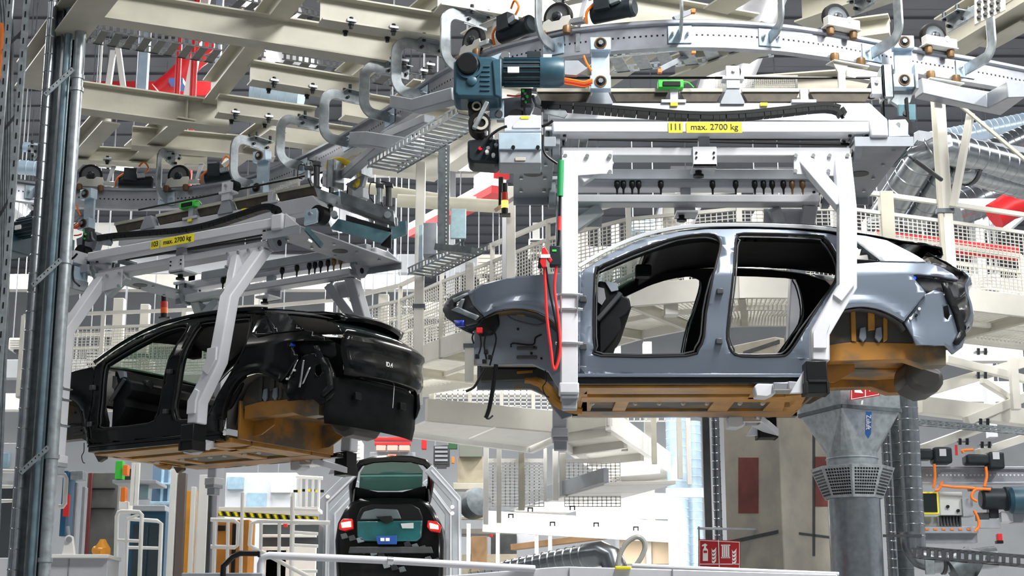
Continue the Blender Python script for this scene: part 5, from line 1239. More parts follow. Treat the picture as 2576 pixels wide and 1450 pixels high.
# yellow cable loop above the black car carrier, and pneumatic cylinders
single('cable_loop', MB().tube([PY(x, y, 17.0) for x, y in [(838, 440), (832, 415), (848, 405), (876, 412), (892, 428), (912, 440), (905, 462), (888, 468)]], [.05, .06, .045, .035, .03, .05, .05, .02], 10, sm=4), mat('yellow_hose', (.80, .55, .02), .5), 'yellow hose loop hanging from the rail curve', 'hose')
for k, (x, y0, y1) in enumerate(((775, 405, 450), (797, 395, 470), (955, 450, 510), (978, 448, 520))):
    t_ = thing('pneumatic_cylinder', ('small grey pneumatic cylinder left of the yellow hose loop', 'dark pneumatic cylinder just left of the yellow hose loop', 'grey pneumatic cylinder above the rear end of carrier 103', 'dark pneumatic cylinder at the rear end of carrier 103')[k], 'cylinder', PY(x, y1, 16.4), 'small pneumatic cylinders')
    part(t_, 'barrel', MB().cyl(PY(x, y1, 16.4), PY(x, y0 + 12, 16.4), .035, n=14), GALV if k % 2 == 0 else DARK); part(t_, 'piston_rod', MB().cyl(PY(x, y0, 16.4), PY(x, y0 + 14, 16.4), .014, n=10), CHROME)
    part(t_, 'port_block', MB().rbox(x - 10, y0 + 12, x + 10, y0 + 20, 16.35, .08), DARK)
    part(t_, 'air_line', MB().tube([PY(a_, b_, 16.4) for a_, b_ in [(x, y0 + 14), (x - 22, y0 + 10), (x - 26, y0 + 40), (x - 14, y1)]], .006, 6, sm=4), BLACK)
# stopper unit behind the rear end of carrier 103
st = thing('stopper_unit', 'galvanised stopper frame with teal end plate at the right end of carrier 103', 'stopper', PY(900, 600, 16.8))
for px, m, Y, d, nm in (([(790, 470), (1000, 548), (1000, 566), (960, 560), (850, 520), (800, 500)], GALV, 16.6, .06, 'top_bar'), ([(855, 480), (990, 530), (992, 560), (858, 512)], GALVD, 16.4, .2, 'front_bar'), ([(830, 575), (850, 550), (985, 585), (960, 612)], TEAL, 16.5, .03, 'tilted_plate'), ([(985, 560), (1022, 555), (1022, 590), (985, 602)], TEAL, 17.0, .04, 'end_plate'),
                        ([(870, 540), (985, 575), (985, 590), (870, 560)], DARK, 16.7, .1, 'roller_bed'), ([(958, 590), (984, 575), (984, 625), (958, 618)], BLACK, 16.6, .05, 'side_opening')): part(st, nm, MB().pprism(px, Y, d), m, bevel=.004)
for x, y in ((840, 538), (838, 505), (975, 540)): part(st, 'bush', MB().pcyl(x, y, 9, 16.35, .1), GALV)
# ================================================================== CABLE TRAYS
tray('dark perforated cable tray below the long cream beam at the top left', PZ(200, 85, 7.3), PZ(655, 160, 7.3), .45, .08, DARK, .16)
tray('dark perforated cable tray at the top edge left of centre', PZ(580, 10, 7.8), PZ(800, 60, 7.8), .4, .08, DARK, .16)
tray('dark perforated cable tray seen between the C-hangers', PZ(700, 160, 7.6), PZ(1060, 215, 7.6), .35, .08, DARK, .2)
tray('perforated galvanised tray slanting under the rail left of the hoist drums', PZ(962, 428, 4.9), PZ(1195, 292, 4.9), .34, .07, GALV, .1)
tray('galvanised ladder tray below the top of the rail curve', PZ(1530, 165, 6.0), PZ(1940, 122, 6.0), .42, .06, GALV, .22)
tray('dark galvanised tray left of the nose of the grey car', PY(1055, 695, 20.2), PY(1200, 625, 19.0), .35, .08, GALVD, .12)
pb('support_strut', 'slotted grey arm with orange cap under the rail curve', 'strut', (1660, 175), (1745, 132), 14.8, 15.2, .04, .05, GREYST)
for k, (x, y) in enumerate(((1745, 129), (1744, 26), (1660, 177))): vb('end_cap', ('orange end cap under the rail curve', 'orange end cap above the rail curve', 'orange end cap beside the hanger bracket')[k], 'cap', x - 5, y - 5, x + 6, y + 5, 14.75, .05, ORANGE, .003)
pb('support_strut', 'slotted grey arm with orange cap above the rail curve', 'strut', (1695, 48), (1742, 28), 14.8, 14.9, .04, .05, GREYST)
# dark upright with cabinet plates between the carriers
up_ = thing('perforated_upright', 'dark perforated steel upright with a foot bracket between the two carriers', 'upright', PY(1115, 635, 19))
part(up_, 'upright_channel', MB().rbox(1100, 365, 1117, 632, 19, .1).rbox(1117, 365, 1129, 632, 19.06, .03), GALVD); part(up_, 'foot_bracket', MB().bar(PY(1100, 622, 19), PY(1192, 632, 18.6), .1, .08), GALVD)
mb = MB()
for k in range(26): mb.rbox(1121, 372 + 10 * k, 1124, 376 + 10 * k, 19.055, .006)
part(up_, 'slots', mb, CREAM2, kind='stuff')
vb('wall_plate', 'pale blue-grey plate right of the dark perforated upright', 'plate', 1133, 525, 1172, 600, 19.1, .05, mat('pale_blue_plate', (.36, .52, .58), .45, .2, .1, 20))
vb('cabinet', 'grey cabinet side left of the dark perforated upright', 'cabinet', 1064, 560, 1098, 640, 19.6, .3, GREYST)
vb('sensor_profile', 'blue-grey profile strip on the tall white post', 'profile', 1052, 565, 1063, 680, 20.0, .05, ZINC)
# ================================================================== LOWER GALLERY (bright, right of the open tailgate)
ZL = 3.15
WB = mat('bright_white_paint', (.86, .86, .84), .5, 0, .03, 4)
lg = thing('lower_gallery', 'bright white lower gallery with soffit panels, below the front of the grey car', 'gallery', PZ(1400, 1150, ZL))
def soff(t, px, z, nm, th=.05, m=WB): part(t, nm, MB().prism([PZ(x, y, z) for x, y in px], (0, 0, th)), m, bevel=.004)
def quad(a, b, c, d, i, n): f = lambda p, q, s: (p[0] + (q[0] - p[0]) * s, p[1] + (q[1] - p[1]) * s); s0, s1 = (i + .02) / n, (i + .98) / n; return [f(a, b, s0), f(a, b, s1), f(d, c, s1), f(d, c, s0)]
for i in range(2): soff(lg, quad((1078, 1062), (1412, 1092), (1330, 1126), (1022, 1086), i, 2), ZL, 'soffit_panel')
part(lg, 'edge_beam', MB().bar(PZ(1072, 1062, ZL) + UP * .16, PZ(1425, 1093, ZL) + UP * .16, .08, .30), CREAM2, bevel=.006)
part(lg, 'rear_edge_beam', MB().bar(PZ(1020, 1088, ZL) - UP * .02, PZ(1335, 1128, ZL) - UP * .02, .08, .10), WB, bevel=.006)
part(lg, 'end_beam', MB().bar(PZ(1415, 1093, ZL) - UP * .02, PZ(1335, 1128, ZL) - UP * .02, .08, .12), WB, bevel=.006)
for i in range(4): soff(lg, quad((1400, 1098), (1560, 1215), (1700, 1205), (1532, 1078), i, 4), ZL, 'soffit_panel', m=CREAM2)
for i in range(5):
    a = (1400 + 40 * i, 1098 + 29 * i); b = (1532 + 42 * i, 1078 + 32 * i)
    part(lg, 'cross_bearer', MB().bar(PZ(*a, ZL) - UP * .05, PZ(*b, ZL) - UP * .05, .08, .12), CREAM2, bevel=.004)
part(lg, 'edge_beam', MB().bar(PZ(1530, 1074, ZL) + UP * .1, PZ(1722, 1205, ZL) + UP * .1, .08, .30), WB, bevel=.006)
part(lg, 'edge_beam', MB().bar(PZ(1395, 1098, ZL) - UP * .02, PZ(1570, 1220, ZL) - UP * .02, .08, .16), WB, bevel=.006)
part(lg, 'edge_beam', MB().bar(PZ(1425, 1093, ZL) + UP * .16, PZ(1535, 1074, ZL) + UP * .16, .08, .30), CREAM2, bevel=.006)
Z2 = 2.45
for i in range(4): soff(lg, quad((1222, 1308), (1520, 1222), (1702, 1218), (1400, 1300), i, 4), Z2, 'lower_soffit_panel')
part(lg, 'lower_edge_beam', MB().bar(PZ(1220, 1306, Z2) + UP * .12, PZ(1525, 1218, Z2) + UP * .12, .08, .20), GREYST, bevel=.006)
part(lg, 'lower_edge_beam', MB().bar(PZ(1220, 1322, Z2) - UP * .02, PZ(1420, 1302, Z2) - UP * .02, .08, .12), WB, bevel=.006)
part(lg, 'bright_fascia', MB().bar(PY(1215, 1312, 26), PY(1700, 1340, 26), .1, .34), WB, bevel=.006)
part(lg, 'bright_fascia', MB().bar(PY(1450, 1268, 26.2), PY(1690, 1275, 26.2), .1, .42), WB, bevel=.006)
for k, (x, y0, y1, w_, m) in enumerate(((1222, 1108, 1320, 13, WB), (1255, 1118, 1316, 12, CREAM2), (1312, 1110, 1284, 16, CREAM), (1372, 1128, 1262, 8, WB), (1398, 1130, 1260, 14, WB), (1416, 1140, 1250, 16, CREAM2), (1572, 1045, 1135, 16, CREAM), (1647, 1045, 1168, 13, CREAM), (1712, 1045, 1205, 13, CREAM2), (1085, 985, 1065, 14, CREAM2), (1735, 1050, 1220, 12, WB))):
    part(lg, 'railing_post', MB().rbox(x - w_ / 2, y0, x + w_ / 2, y1, 23.5, M2(w_, 23.5)), m, bevel=.006)
for a, b in ((1228, 1252), (1260, 1306), (1320, 1368), (1420, 1560)):
    p, q = PY(a, 1200, 23.6), PY(b, 1200, 23.6); part(lg, 'mesh_panel', mesh_wires(p, q, PY(a, 1275, 23.6).z, PY(a, 1165, 23.6).z, .07, .007), WB, kind='stuff')
    part(lg, 'panel_rail', MB().bar(PY(a, 1160, 23.6), PY(b, 1160, 23.6), .05, .06), WB)
for a, b in ((1095, 1180), (1185, 1260), (1265, 1340), (1345, 1410), (1430, 1500), (1505, 1568), (1580, 1640), (1655, 1705)):
    p, q = PY(a, 1030, 24.5), PY(b, 1030, 24.5); part(lg, 'mesh_panel', mesh_wires(p, q, PY(a, 1060, 24.5).z, PY(a, 935, 24.5).z, .09, .008), WB, kind='stuff')
    part(lg, 'mesh_post', MB().rbox(a - 8, 915, a - 1, 1062, 24.4, .05), CREAM2)
for k, (x, y) in enumerate(((1285, 1298), (1334, 1282), (1390, 1318), (1500, 1320), (1600, 1330), (1440, 1278), (1340, 1100), (1500, 1090), (1530, 1120))): part(lg, 'conduit_clip', MB().rbox(x - 7, y - 5, x + 7, y - 2, 23.2, .03).rbox(x - 7, y - 5, x - 4, y + 6, 23.2, .03).rbox(x + 4, y - 5, x + 7, y + 6, 23.2, .03), DARK)
tl = thing('work_lamp', 'bright work lamp strip under the lower gallery', 'lamp', PY(1560, 1395, 24.5))
part(tl, 'lamp_tube', MB().rbox(1450, 1300, 1690, 1304, 24.8, .12), LAMP)
area('work_lamp_light', PY(1570, 1330, 24.3), 2.2, .5, 160, (R(75), 0, 0))
# ================================================================== THIRD CAR, SEEN FROM BEHIND WITH THE TAILGATE UP
Y3 = 27.0
c3 = thing('assembled_car', 'dark car seen from behind with raised tailgate and glowing tail lamps', 'car', PY(978, 1455, Y3 + 1.5))
def Q(nm, px, Y, d, m, bev=.01): return part(c3, nm, MB().pprism(px, Y, d), m, bevel=bev)
Q('rear_body', [(849, 1316), (866, 1282), (882, 1262), (905, 1252), (1058, 1252), (1082, 1266), (1096, 1290), (1110, 1320), (1116, 1360), (1114, 1470), (846, 1470), (842, 1360)], Y3 + .25, 3.6, PAINTB, .08)
Q('roof', [(895, 1262), (915, 1245), (985, 1238), (1050, 1245), (1072, 1262), (1060, 1275), (905, 1275)], Y3 + .5, 2.4, PAINTB, .04)
Q('cargo_opening', [(897, 1300), (908, 1278), (935, 1268), (1035, 1268), (1055, 1280), (1064, 1302), (1062, 1352), (1050, 1366), (905, 1366), (896, 1350)], Y3 + .2, .1, BLACK, .02)
Q('cargo_cover', [(898, 1312), (1063, 1310), (1060, 1352), (1048, 1363), (908, 1362), (898, 1350)], Y3 + .12, .1, mat('teal_cover', (.012, .10, .11), .25, 0, .3, 3, coat=.5), .02)
Q('seat_back', [(905, 1308), (915, 1288), (945, 1280), (1000, 1282), (1010, 1306)], Y3 + .16, .06, mat('grey_seat', (.09, .12, .13), .6), .02)
Q('wiper_motor', [(945, 1300), (985, 1298), (990, 1310), (972, 1318), (960, 1312)], Y3 + .05, .1, BLACK, .01)
Q('paper_label', [(1008, 1318), (1040, 1316), (1040, 1330), (1012, 1330)], Y3 + .08, .03, mat('grey_paper', (.45, .50, .50), .6), 0)
Q('blue_plate', [(945, 1350), (998, 1348), (998, 1370), (950, 1370)], Y3 + .02, .06, mat('royal_blue_plate', (.01, .07, .32), .4), .004)
for x in (962, 975): Q('plate_print', [(x - 5, 1354), (x + 5, 1354), (x + 5, 1362), (x - 5, 1362)], Y3, .02, PURE, 0)
TL = mat('glowing_tail_lamp', (1, .10, .05), .3, emit=5)
TL2 = mat('glowing_lamp_core', (1, .55, .35), .3, emit=7)
for px, core in (([(853, 1318), (862, 1306), (886, 1306), (888, 1330), (866, 1336), (852, 1332)], [(858, 1316), (882, 1312), (883, 1326), (860, 1328)]), ([(1076, 1310), (1098, 1312), (1110, 1324), (1106, 1340), (1082, 1336), (1074, 1326)], [(1080, 1316), (1102, 1322), (1103, 1332), (1082, 1330)])):
    Q('tail_lamp', px, Y3 + .05, .2, mat('deep_red_lamp', (.35, .01, .01), .25, emit=.5), .01); Q('tail_lamp_light', core, Y3 + .02, .04, TL2, .004)
for k in range(14):
    x = 856 + (k * 53) % 245; y = 1345 + (k * 37) % 90; Q('bumper_fitting', [(x, y), (x + 14, y - 4), (x + 20, y + 8), (x + 4, y + 12)], Y3 + .12, .12, (GALVD, DARK, HOUSE, BOLT)[k % 4], .006)
Q('bumper_beam', [(880, 1376), (1085, 1376), (1090, 1392), (876, 1392)], Y3 + .1, .15, DARK, .01)
# raised tailgate: frame, window, inner panel
o_ = [(888, 1264), (886, 1225), (894, 1185), (908, 1166), (940, 1157), (985, 1154), (1035, 1156), (1068, 1164), (1084, 1180), (1084, 1215), (1076, 1262)]
hinge = Y3 + .55
def gp(x, y, e=0): return PY(x, y, hinge - (1264 - y) * .0065 + e)
fr = [gp(x, y) for x, y in o_]
part(c3, 'tailgate_frame', MB().tube(fr + [gp(1060, 1264), gp(980, 1266), gp(905, 1265)], .06, 10, True), PAINTB)
part(c3, 'tailgate_window', MB().prism([gp(x, y, .02) for x, y in [(903, 1230), (906, 1190), (920, 1168), (985, 1161), (1050, 1167), (1064, 1185), (1062, 1228), (1000, 1236), (950, 1236)]], (0, .01, 0)), mat('tailgate_glass', (.05, .13, .11), .05, 0, coat=1))
part(c3, 'tailgate_inner_panel', MB().prism([gp(x, y, .0) for x, y in [(890, 1262), (893, 1225), (950, 1238), (1012, 1238), (1072, 1222), (1074, 1262)]], (0, .06, 0)), TRIM, bevel=.02)
part(c3, 'tailgate_painted_reflection', MB().prism([gp(x, y, .0) for x, y in [(906, 1196), (1062, 1194), (1062, 1199), (906, 1200)]], (0, .01, 0)), mat('teal_reflection_paint', (.12, .32, .30), .3))  # reflection on the window glass, painted in as a thin teal strip
part(c3, 'gas_strut', MB().cyl(gp(892, 1225), PY(885, 1296, Y3 + .3), .015, n=8).cyl(gp(1078, 1222), PY(1082, 1296, Y3 + .3), .015, n=8), DARK)
part(c3, 'third_brake_light', MB().rbox(976, 1144, 996, 1152, hinge - .75, .05), TL)
# its carrier arms
ha = thing('carrier_arms', 'grey bent carrier arms around the car with the raised tailgate', 'carrier', PY(978, 1455, Y3))
for pts, w_, Y in (([(890, 1190), (816, 1262), (812, 1470)], .15, Y3 - .3), ([(1078, 1180), (1148, 1258), (1150, 1470)], .16, Y3 - .3), ([(1068, 1212), (1128, 1292), (1126, 1470)], .12, Y3 + 1.6), ([(905, 1215), (836, 1290), (836, 1470)], .10, Y3 + 1.6)):
    part(ha, 'bent_arm', MB().ribbon([PY(x, y, Y) for x, y in pts], w_, .16), GREYST, bevel=.012)
    part(ha, 'arm_edge', MB().ribbon([PY(x + 7, y + 3, Y - .085) for x, y in pts], .03, .02), WHITE)
for x, y in ((1138, 1276), (1138, 1292), (824, 1250)): part(ha, 'arm_bolt', MB().pcyl(x, y, 5, Y3 - .42, .04, 10), PURE)

# ================================================================== FOREGROUND AT THE BOTTOM
rl = thing('white_handrail', 'long white tubular handrail across the bottom', 'handrail', PY(1000, 1440, 11))
part(rl, 'rail_tube', MB().tube([PY(655, 1450, 11.0), PY(656, 1420, 11.0), PY(662, 1404, 11.0), PY(676, 1398, 11.0), PY(980, 1411, 11.25), PY(1345, 1432, 11.5)], .026, 12), WHITE)
part(rl, 'rail_joint', MB().cyl(PY(974, 1411, 11.24), PY(988, 1412, 11.25), .030, n=12), CHROME)
pn_ = thing('machine_cover', 'white machine cover along the bottom edge right of centre', 'cover', PY(1600, 1455, 11.4))
part(pn_, 'cover_face', MB().pprism([(1090, 1452), (1400, 1427), (1432, 1426), (2105, 1446), (2120, 1475), (1090, 1475)], 11.5, .05), WHITE, bevel=.006)
for x in (1432, 1692): part(pn_, 'panel_joint', MB().rbox(x, 1430, x + 2, 1470, 11.49, .02), GREYST)
part(pn_, 'cover_pipe', MB().tube([PY(1590, 1424, 11.8), PY(1760, 1432, 11.8), PY(2110, 1446, 11.8)], .018, 10), WHITE)
hr = thing('black_handle', 'black bent handle bar at the bottom left of the white handrail', 'handle', PY(600, 1450, 10.9))
part(hr, 'bent_bar', MB().tube([PY(x, y, 10.9) for x, y in [(560, 1462), (562, 1425), (585, 1402), (604, 1393), (650, 1393)]], .02, 8), BLACK); part(hr, 'bar_end', MB().rbox(648, 1388, 653, 1402, 10.88, .04), BLACK)
vb('grey_ledge', 'grey ledge at the bottom edge under the black handle', 'ledge', 455, 1442, 660, 1475, 10.95, .1, GREYST)
duct('flexible_duct', 'ribbed silver flexible duct with an elbow at the bottom centre', [PY(1270, 1440, 14.2), PY(1400, 1412, 13.9), PY(1480, 1398, 13.7), PY(1520, 1393, 13.6)], .095, DUCTM, .07)
duct('duct_elbow', 'shiny silver elbow at the end of the flexible duct', [PY(1478, 1399, 13.68), PY(1512, 1393, 13.6), PY(1538, 1405, 13.55), PY(1550, 1440, 13.5)], .105, DUCTM, seams=False, n=28)
duct('flexible_duct', 'dark ribbed duct below the handrail at the bottom centre', [PY(1180, 1462, 13), PY(1300, 1448, 13)], .07, GALVD, .05)
single('hose_loop', MB().tube([PY(x, y, 13.2) for x, y in [(1554, 1430), (1558, 1400), (1575, 1368), (1600, 1352), (1618, 1360), (1622, 1380), (1612, 1405), (1596, 1428)]], .022, 10, sm=5), mat('smoke_hose', (.30, .31, .29), .25, 0, coat=.4), 'grey translucent hose loop at the bottom centre', 'hose')
vb('yellow_tag', 'yellow tag strip on the white machine cover', 'tag', 1548, 1425, 1588, 1433, 11.47, .03, YELLOW)

# ================================================================== CONVEYOR AT THE LOWER RIGHT
Yr = 19.5
cv = thing('conveyor_drive', 'distant conveyor rail with dark motors and orange cables at the lower right', 'conveyor', PY(2440, 1350, Yr))
def V(nm, x0, y0, x1, y1, Y, d, m, bev=.006): return part(cv, nm, MB().rbox(x0, y0, x1, y1, Y, d), m, bevel=bev)
V('rail_web', 2300, 1180, 2600, 1214, Yr + .15, .04, ALU); V('rail_flange', 2300, 1174, 2600, 1181, Yr + .1, .14, ALU); V('rail_flange', 2300, 1213, 2600, 1219, Yr + .1, .14, ALU)
mb = MB()
for k in range(26): mb.rbox(2330 + 10 * k, 1194, 2334 + 10 * k, 1198, Yr + .145, .01)
part(cv, 'square_holes', mb, PURE, kind='stuff')
for x0, y0, x1, y1 in ((2300, 1128, 2350, 1156), (2350, 1124, 2398, 1166), (2432, 1142, 2492, 1168), (2488, 1136, 2530, 1180)):
    V('motor_block', x0, y0, x1, y1, Yr - .1, .22, MOTORD, .03)
for x, y in ((2372, 1140), (2506, 1148)): V('motor_label', x - 8, y - 10, x + 9, y + 8, Yr - .105, .02, WHITE, 0)
c = PY(2466, 1256, Yr); part(cv, 'drive_motor', MB().lathe([(.10, 0), (.13, .03), (.13, .28), (.15, .30), (.15, .55), (.1, .6)], c, (1, 0, 0), 20), MOTORD)
c = PY(2530, 1262, Yr); part(cv, 'gear_unit', MB().lathe([(.12, 0), (.16, .04), (.16, .25)], c + Vector((0, -.1, 0)), (1, 0, 0), 20), MOTOR)
V('display', 2314, 1238, 2363, 1294, Yr - .05, .06, YELLOW, .006); V('display_glass', 2318, 1242, 2359, 1289, Yr - .06, .02, GLASSD, .002)
V('control_cabinet', 2366, 1238, 2424, 1297, Yr, .25, mat('light_grey_cabinet', (.52, .55, .56), .45)); V('switch_box', 2423, 1254, 2450, 1300, Yr - .05, .2, GREYST)
for x in (2385, 2411): part(cv, 'switch_knob', MB().pcyl(x, 1275 + (x - 2385) * .4, 4, Yr - .03, .05, 10), BLACK)
for pth in ([(2350, 1168), (2352, 1200), (2348, 1228)], [(2480, 1175), (2482, 1200), (2476, 1225)], [(2364, 1222), (2400, 1226), (2440, 1228), (2470, 1232)], [(2492, 1232), (2455, 1232), (2444, 1252), (2458, 1262)], [(2450, 1285), (2460, 1305), (2462, 1325), (2452, 1338)], [(2424, 1140), (2422, 1134), (2448, 1132)], [(2370, 1212), (2362, 1232), (2352, 1234)]):
    part(cv, 'orange_cable', MB().tube([PY(x, y, Yr - .12) for x, y in pth], .018, 8, sm=4), ORANGE)
V('lower_bar', 2312, 1326, 2462, 1342, Yr, .12, GREYST)
for k in range(6): V('orange_marker', 2328 + 21 * k, 1330, 2337 + 21 * k, 1334, Yr - .01, .02, ORANGE, 0)
V('lower_housing', 2316, 1300, 2420, 1326, Yr + .1, .1, GREYST); V('lower_housing', 2312, 1342, 2460, 1366, Yr + .1, .25, GREYST); V('side_plate', 2465, 1308, 2518, 1330, Yr, .06, GREYST)
for k in range(7): V('louvre', 2366 + 8 * k, 1300, 2370 + 8 * k, 1322, Yr + .05, .06, DARK, 0)
for k, (x, y, w_, h_) in enumerate(((2460, 1290, 30, 20), (2490, 1278, 24, 26), (2472, 1225, 26, 14), (2440, 1225, 18, 10))): V('coupling', x, y, x + w_, y + h_, Yr + .02, .12, (DARK, BOLT, GALVD, DARK)[k], .01)
V('white_box', 2520, 1288, 2550, 1314, Yr, .2, WHITE); V('grey_box', 2550, 1292, 2600, 1316, Yr, .2, GREYST); V('red_beacon', 2511, 1343, 2523, 1366, Yr - .1, .08, RED); V('beacon_cap', 2509, 1360, 2525, 1368, Yr - .11, .1, BLACK)
V('red_pennant', 2404, 1120, 2410, 1146, Yr, .02, RED, 0)
tray('dark perforated channel along the bottom right', PY(2300, 1402, 17.5), PY(2620, 1428, 17.6), .2, .10, DARK, .3)
# ================================================================== WORK STATIONS AT THE LOWER LEFT
WS = 'white tubular guard frames at the lower left'
ZPL = 2.7                                        # platform the lower left stations stand on, below the frame
single('floor', MB().box((-14, 18.5, ZPL - .2), (.2, 33, ZPL)), mat('platform_floor', (.40, .40, .39), .6, 0, .1, 2), kind='structure')
def dn_(x, y, Y):
    p = PY(x, y, Y)
    if y >= 1385: p.z = ZPL
    return p
def frame(label, pts, Y, r=.028, bars=(), closed=False):
    t = thing('guard_frame', label, 'guard rail', PY(*pts[0], Y), WS)
    part(t, 'frame_tube', MB().tube([dn_(x, y, Y) for x, y in pts], r, 10, closed), WB)
    for a, b in bars: part(t, 'cross_tube', MB().cyl(PY(*a, Y) if a[1] == b[1] or abs(a[1] - b[1]) < 20 else dn_(*a, Y), PY(*b, Y) if abs(a[1] - b[1]) < 20 else dn_(*b, Y), r * .8, n=10), WB)
frame('white arched guard frame in front of the dark doorway', [(292, 1440), (294, 1300), (298, 1290), (306, 1287), (350, 1289), (357, 1295), (352, 1440)], 21, bars=(((295, 1360), (354, 1362)), ((320, 1306), (318, 1430)), ((320, 1306), (350, 1295))))
frame('white guard frame right of the arched one', [(320, 1306), (395, 1311), (406, 1318), (402, 1440)], 22, bars=(((322, 1378), (404, 1380)),))
frame('white guard rail left of the pipe bundle', [(-20, 1185), (52, 1187), (46, 1260), (-20, 1262)], 20, bars=(((44, 1187), (30, 1390)), ((-20, 1225), (46, 1225))))
frame('white loop handle just right of the pipe bundle', [(150, 1192), (162, 1196), (166, 1204), (163, 1268), (158, 1275), (148, 1276)], 19)
frame('white rounded guard rail in front of the orange cabinet', [(530, 1308), (590, 1310), (600, 1318), (598, 1372), (590, 1378), (530, 1376)], 21, bars=(((574, 1310), (572, 1442)), ((540, 1308), (538, 1442))))
frame('wide white guard rail left of the car with the raised tailgate', [(830, 1316), (650, 1312), (632, 1318), (628, 1372), (640, 1380), (830, 1386)], 21, bars=(((657, 1312), (655, 1442)), ((703, 1314), (702, 1442)), ((735, 1250), (732, 1442)), ((610, 1240), (606, 1442))))
frame('white step ladder left of the car with the raised tailgate', [(738, 1240), (735, 1440)], 22, bars=(((738, 1282), (800, 1284)), ((738, 1310), (800, 1312)), ((736, 1340), (800, 1344)), ((736, 1372), (800, 1375)), ((736, 1405), (798, 1408)), ((735, 1436), (798, 1438))))
frame('white balusters behind the step ladder', [(745, 1200), (812, 1204)], 25, bars=(((757, 1200), (756, 1280)), ((772, 1200), (770, 1280)), ((788, 1202), (786, 1280)), ((803, 1203), (801, 1280))))
def hung(t, x0, x1, Y, z):                        # thin rods up to the roof
    for x in (x0, x1): part(t, 'hanger_rod', MB().cyl((x, Y, z), (x, Y, 14), .012, n=6), GREYST)
def station(name, label, cat, items):
    Y0 = items[0][5]; t = thing(name, label, cat, PY((items[0][1] + items[0][3]) / 2, items[0][4], Y0))
    for nm, x0, y0, x1, y1, Y, d, m in items:
        a, b = PY(x0, y1, Y), PY(x1, y0, Y); c = PY(x1, y1, Y).x
        part(t, nm, MB().box((a.x, Y, ZPL if (y1 >= 1370 and a.x < 0 and Y > 18.5) else a.z), (c, Y + d, b.z)), m, bevel=.008)
BLUC = mat('dark_blue_cabinet', (.01, .06, .12), .4); ORC = mat('orange_panel', (.80, .33, .02), .45, 0, .1, 4); ORD = mat('dark_orange_cabinet', (.42, .17, .02), .5, 0, .15, 4)
GRC = mat('grey_shutter', (.10, .105, .10), .55, 0, .15, 5); LBL = mat('light_blue_glass', (.35, .52, .66), .2, 0, .2, 6)
station('machine_housing', 'white machine housing in the lower left corner', 'housing', [('housing_front', -20, 1404, 268, 1475, 17.5, .5, WHITE), ('housing_seam', 168, 1406, 171, 1475, 17.49, .02, GREYST), ('housing_lid', 60, 1395, 272, 1405, 17.4, .6, WB)])
t_ = thing('pivot_bracket', 'white pivot bracket standing on the machine housing', 'bracket', PY(172, 1402, 17.5))
part(t_, 'bracket_plate', MB().pprism([(154, 1402), (163, 1352), (172, 1346), (182, 1350), (188, 1402)], 17.45, .06), WB, bevel=.006); part(t_, 'pivot_pin', MB().pcyl(173, 1358, 7, 17.42, .1, 14), GREYST); part(t_, 'pivot_rod', MB().cyl(PY(173, 1356, 17.48), PY(170, 1325, 17.48), .02, n=10), GREYST)
t_ = thing('valve', 'bright orange valve body on the machine housing', 'valve', PY(255, 1404, 17.5))
part(t_, 'valve_body', MB().lathe([(.06, 0), (.09, .04), (.09, .10), (.05, .16), (.03, .20)], PY(256, 1404, 17.6), (0, 0, 1), 18), ORC); part(t_, 'valve_port', MB().cyl(PY(240, 1385, 17.6), PY(262, 1390, 17.5), .05, n=16), ORC)
station('shutter_door', 'dark grey shutter door behind the guard frames', 'door', [('shutter', 208, 1190, 288, 1400, 27, .1, GRC), ('shutter_rail', 208, 1228, 288, 1232, 26.95, .05, BLACK), ('shutter_rail', 208, 1278, 288, 1281, 26.95, .05, BLACK), ('red_edge', 212, 1190, 222, 1370, 26.9, .05, mat('dark_red_strip', (.12, .02, .02), .5))])
station('dark_cabinet', 'dark blue cabinet behind the white guard frames', 'cabinet', [('cabinet_body', 320, 1285, 410, 1450, 26, .6, BLUC), ('cabinet_door', 330, 1320, 366, 1440, 25.97, .04, mat('black_blue_door', (.015, .03, .04), .4)), ('cabinet_door', 370, 1320, 405, 1440, 25.97, .04, mat('black_blue_door', (.015, .03, .04), .4)), ('cabinet_top', 300, 1272, 415, 1286, 25.9, .8, GREYST)])
station('blue_cabinet', 'blue cabinet strip behind the loop handle by the pipes', 'cabinet', [('cabinet_body', 148, 1185, 162, 1350, 22, .4, mat('blue_cabinet_paint', (.01, .10, .22), .4)), ('red_mark', 157, 1245, 172, 1300, 21.9, .05, REDC)])
station('workbench', 'grey workbench with green and orange items below the black car', 'bench', [('bench_top', 282, 1208, 392, 1216, 24, .8, GREYST), ('bench_back', 300, 1180, 340, 1208, 24.4, .1, DARK), ('green_box', 288, 1160, 306, 1206, 24, .2, GREENF), ('orange_box', 308, 1170, 320, 1196, 23.9, .15, ORANGE), ('bench_panel', 340, 1222, 372, 1256, 24.2, .1, mat('teal_glass_panel', (.20, .32, .36), .2)), ('robot_foot', 298, 1262, 322, 1282, 23.6, .3, WB), ('red_arm', 302, 1226, 314, 1264, 23.6, .15, ORANGE)])
for k, (x, w_) in enumerate(((330, 5), (341, 5))): vb('support_tube', ('left one of the two white tubes over the workbench', 'right one of the two white tubes over the workbench')[k], 'tube', x - w_, 1165, x + w_, 1272, 23.5, .06, WB)
station('orange_screen', 'tall orange panel leaning between aluminium posts', 'panel', [('panel_sheet', 452, 1235, 490, 1372, 24, .05, ORC), ('panel_edge', 446, 1240, 452, 1390, 24, .08, ORD)])
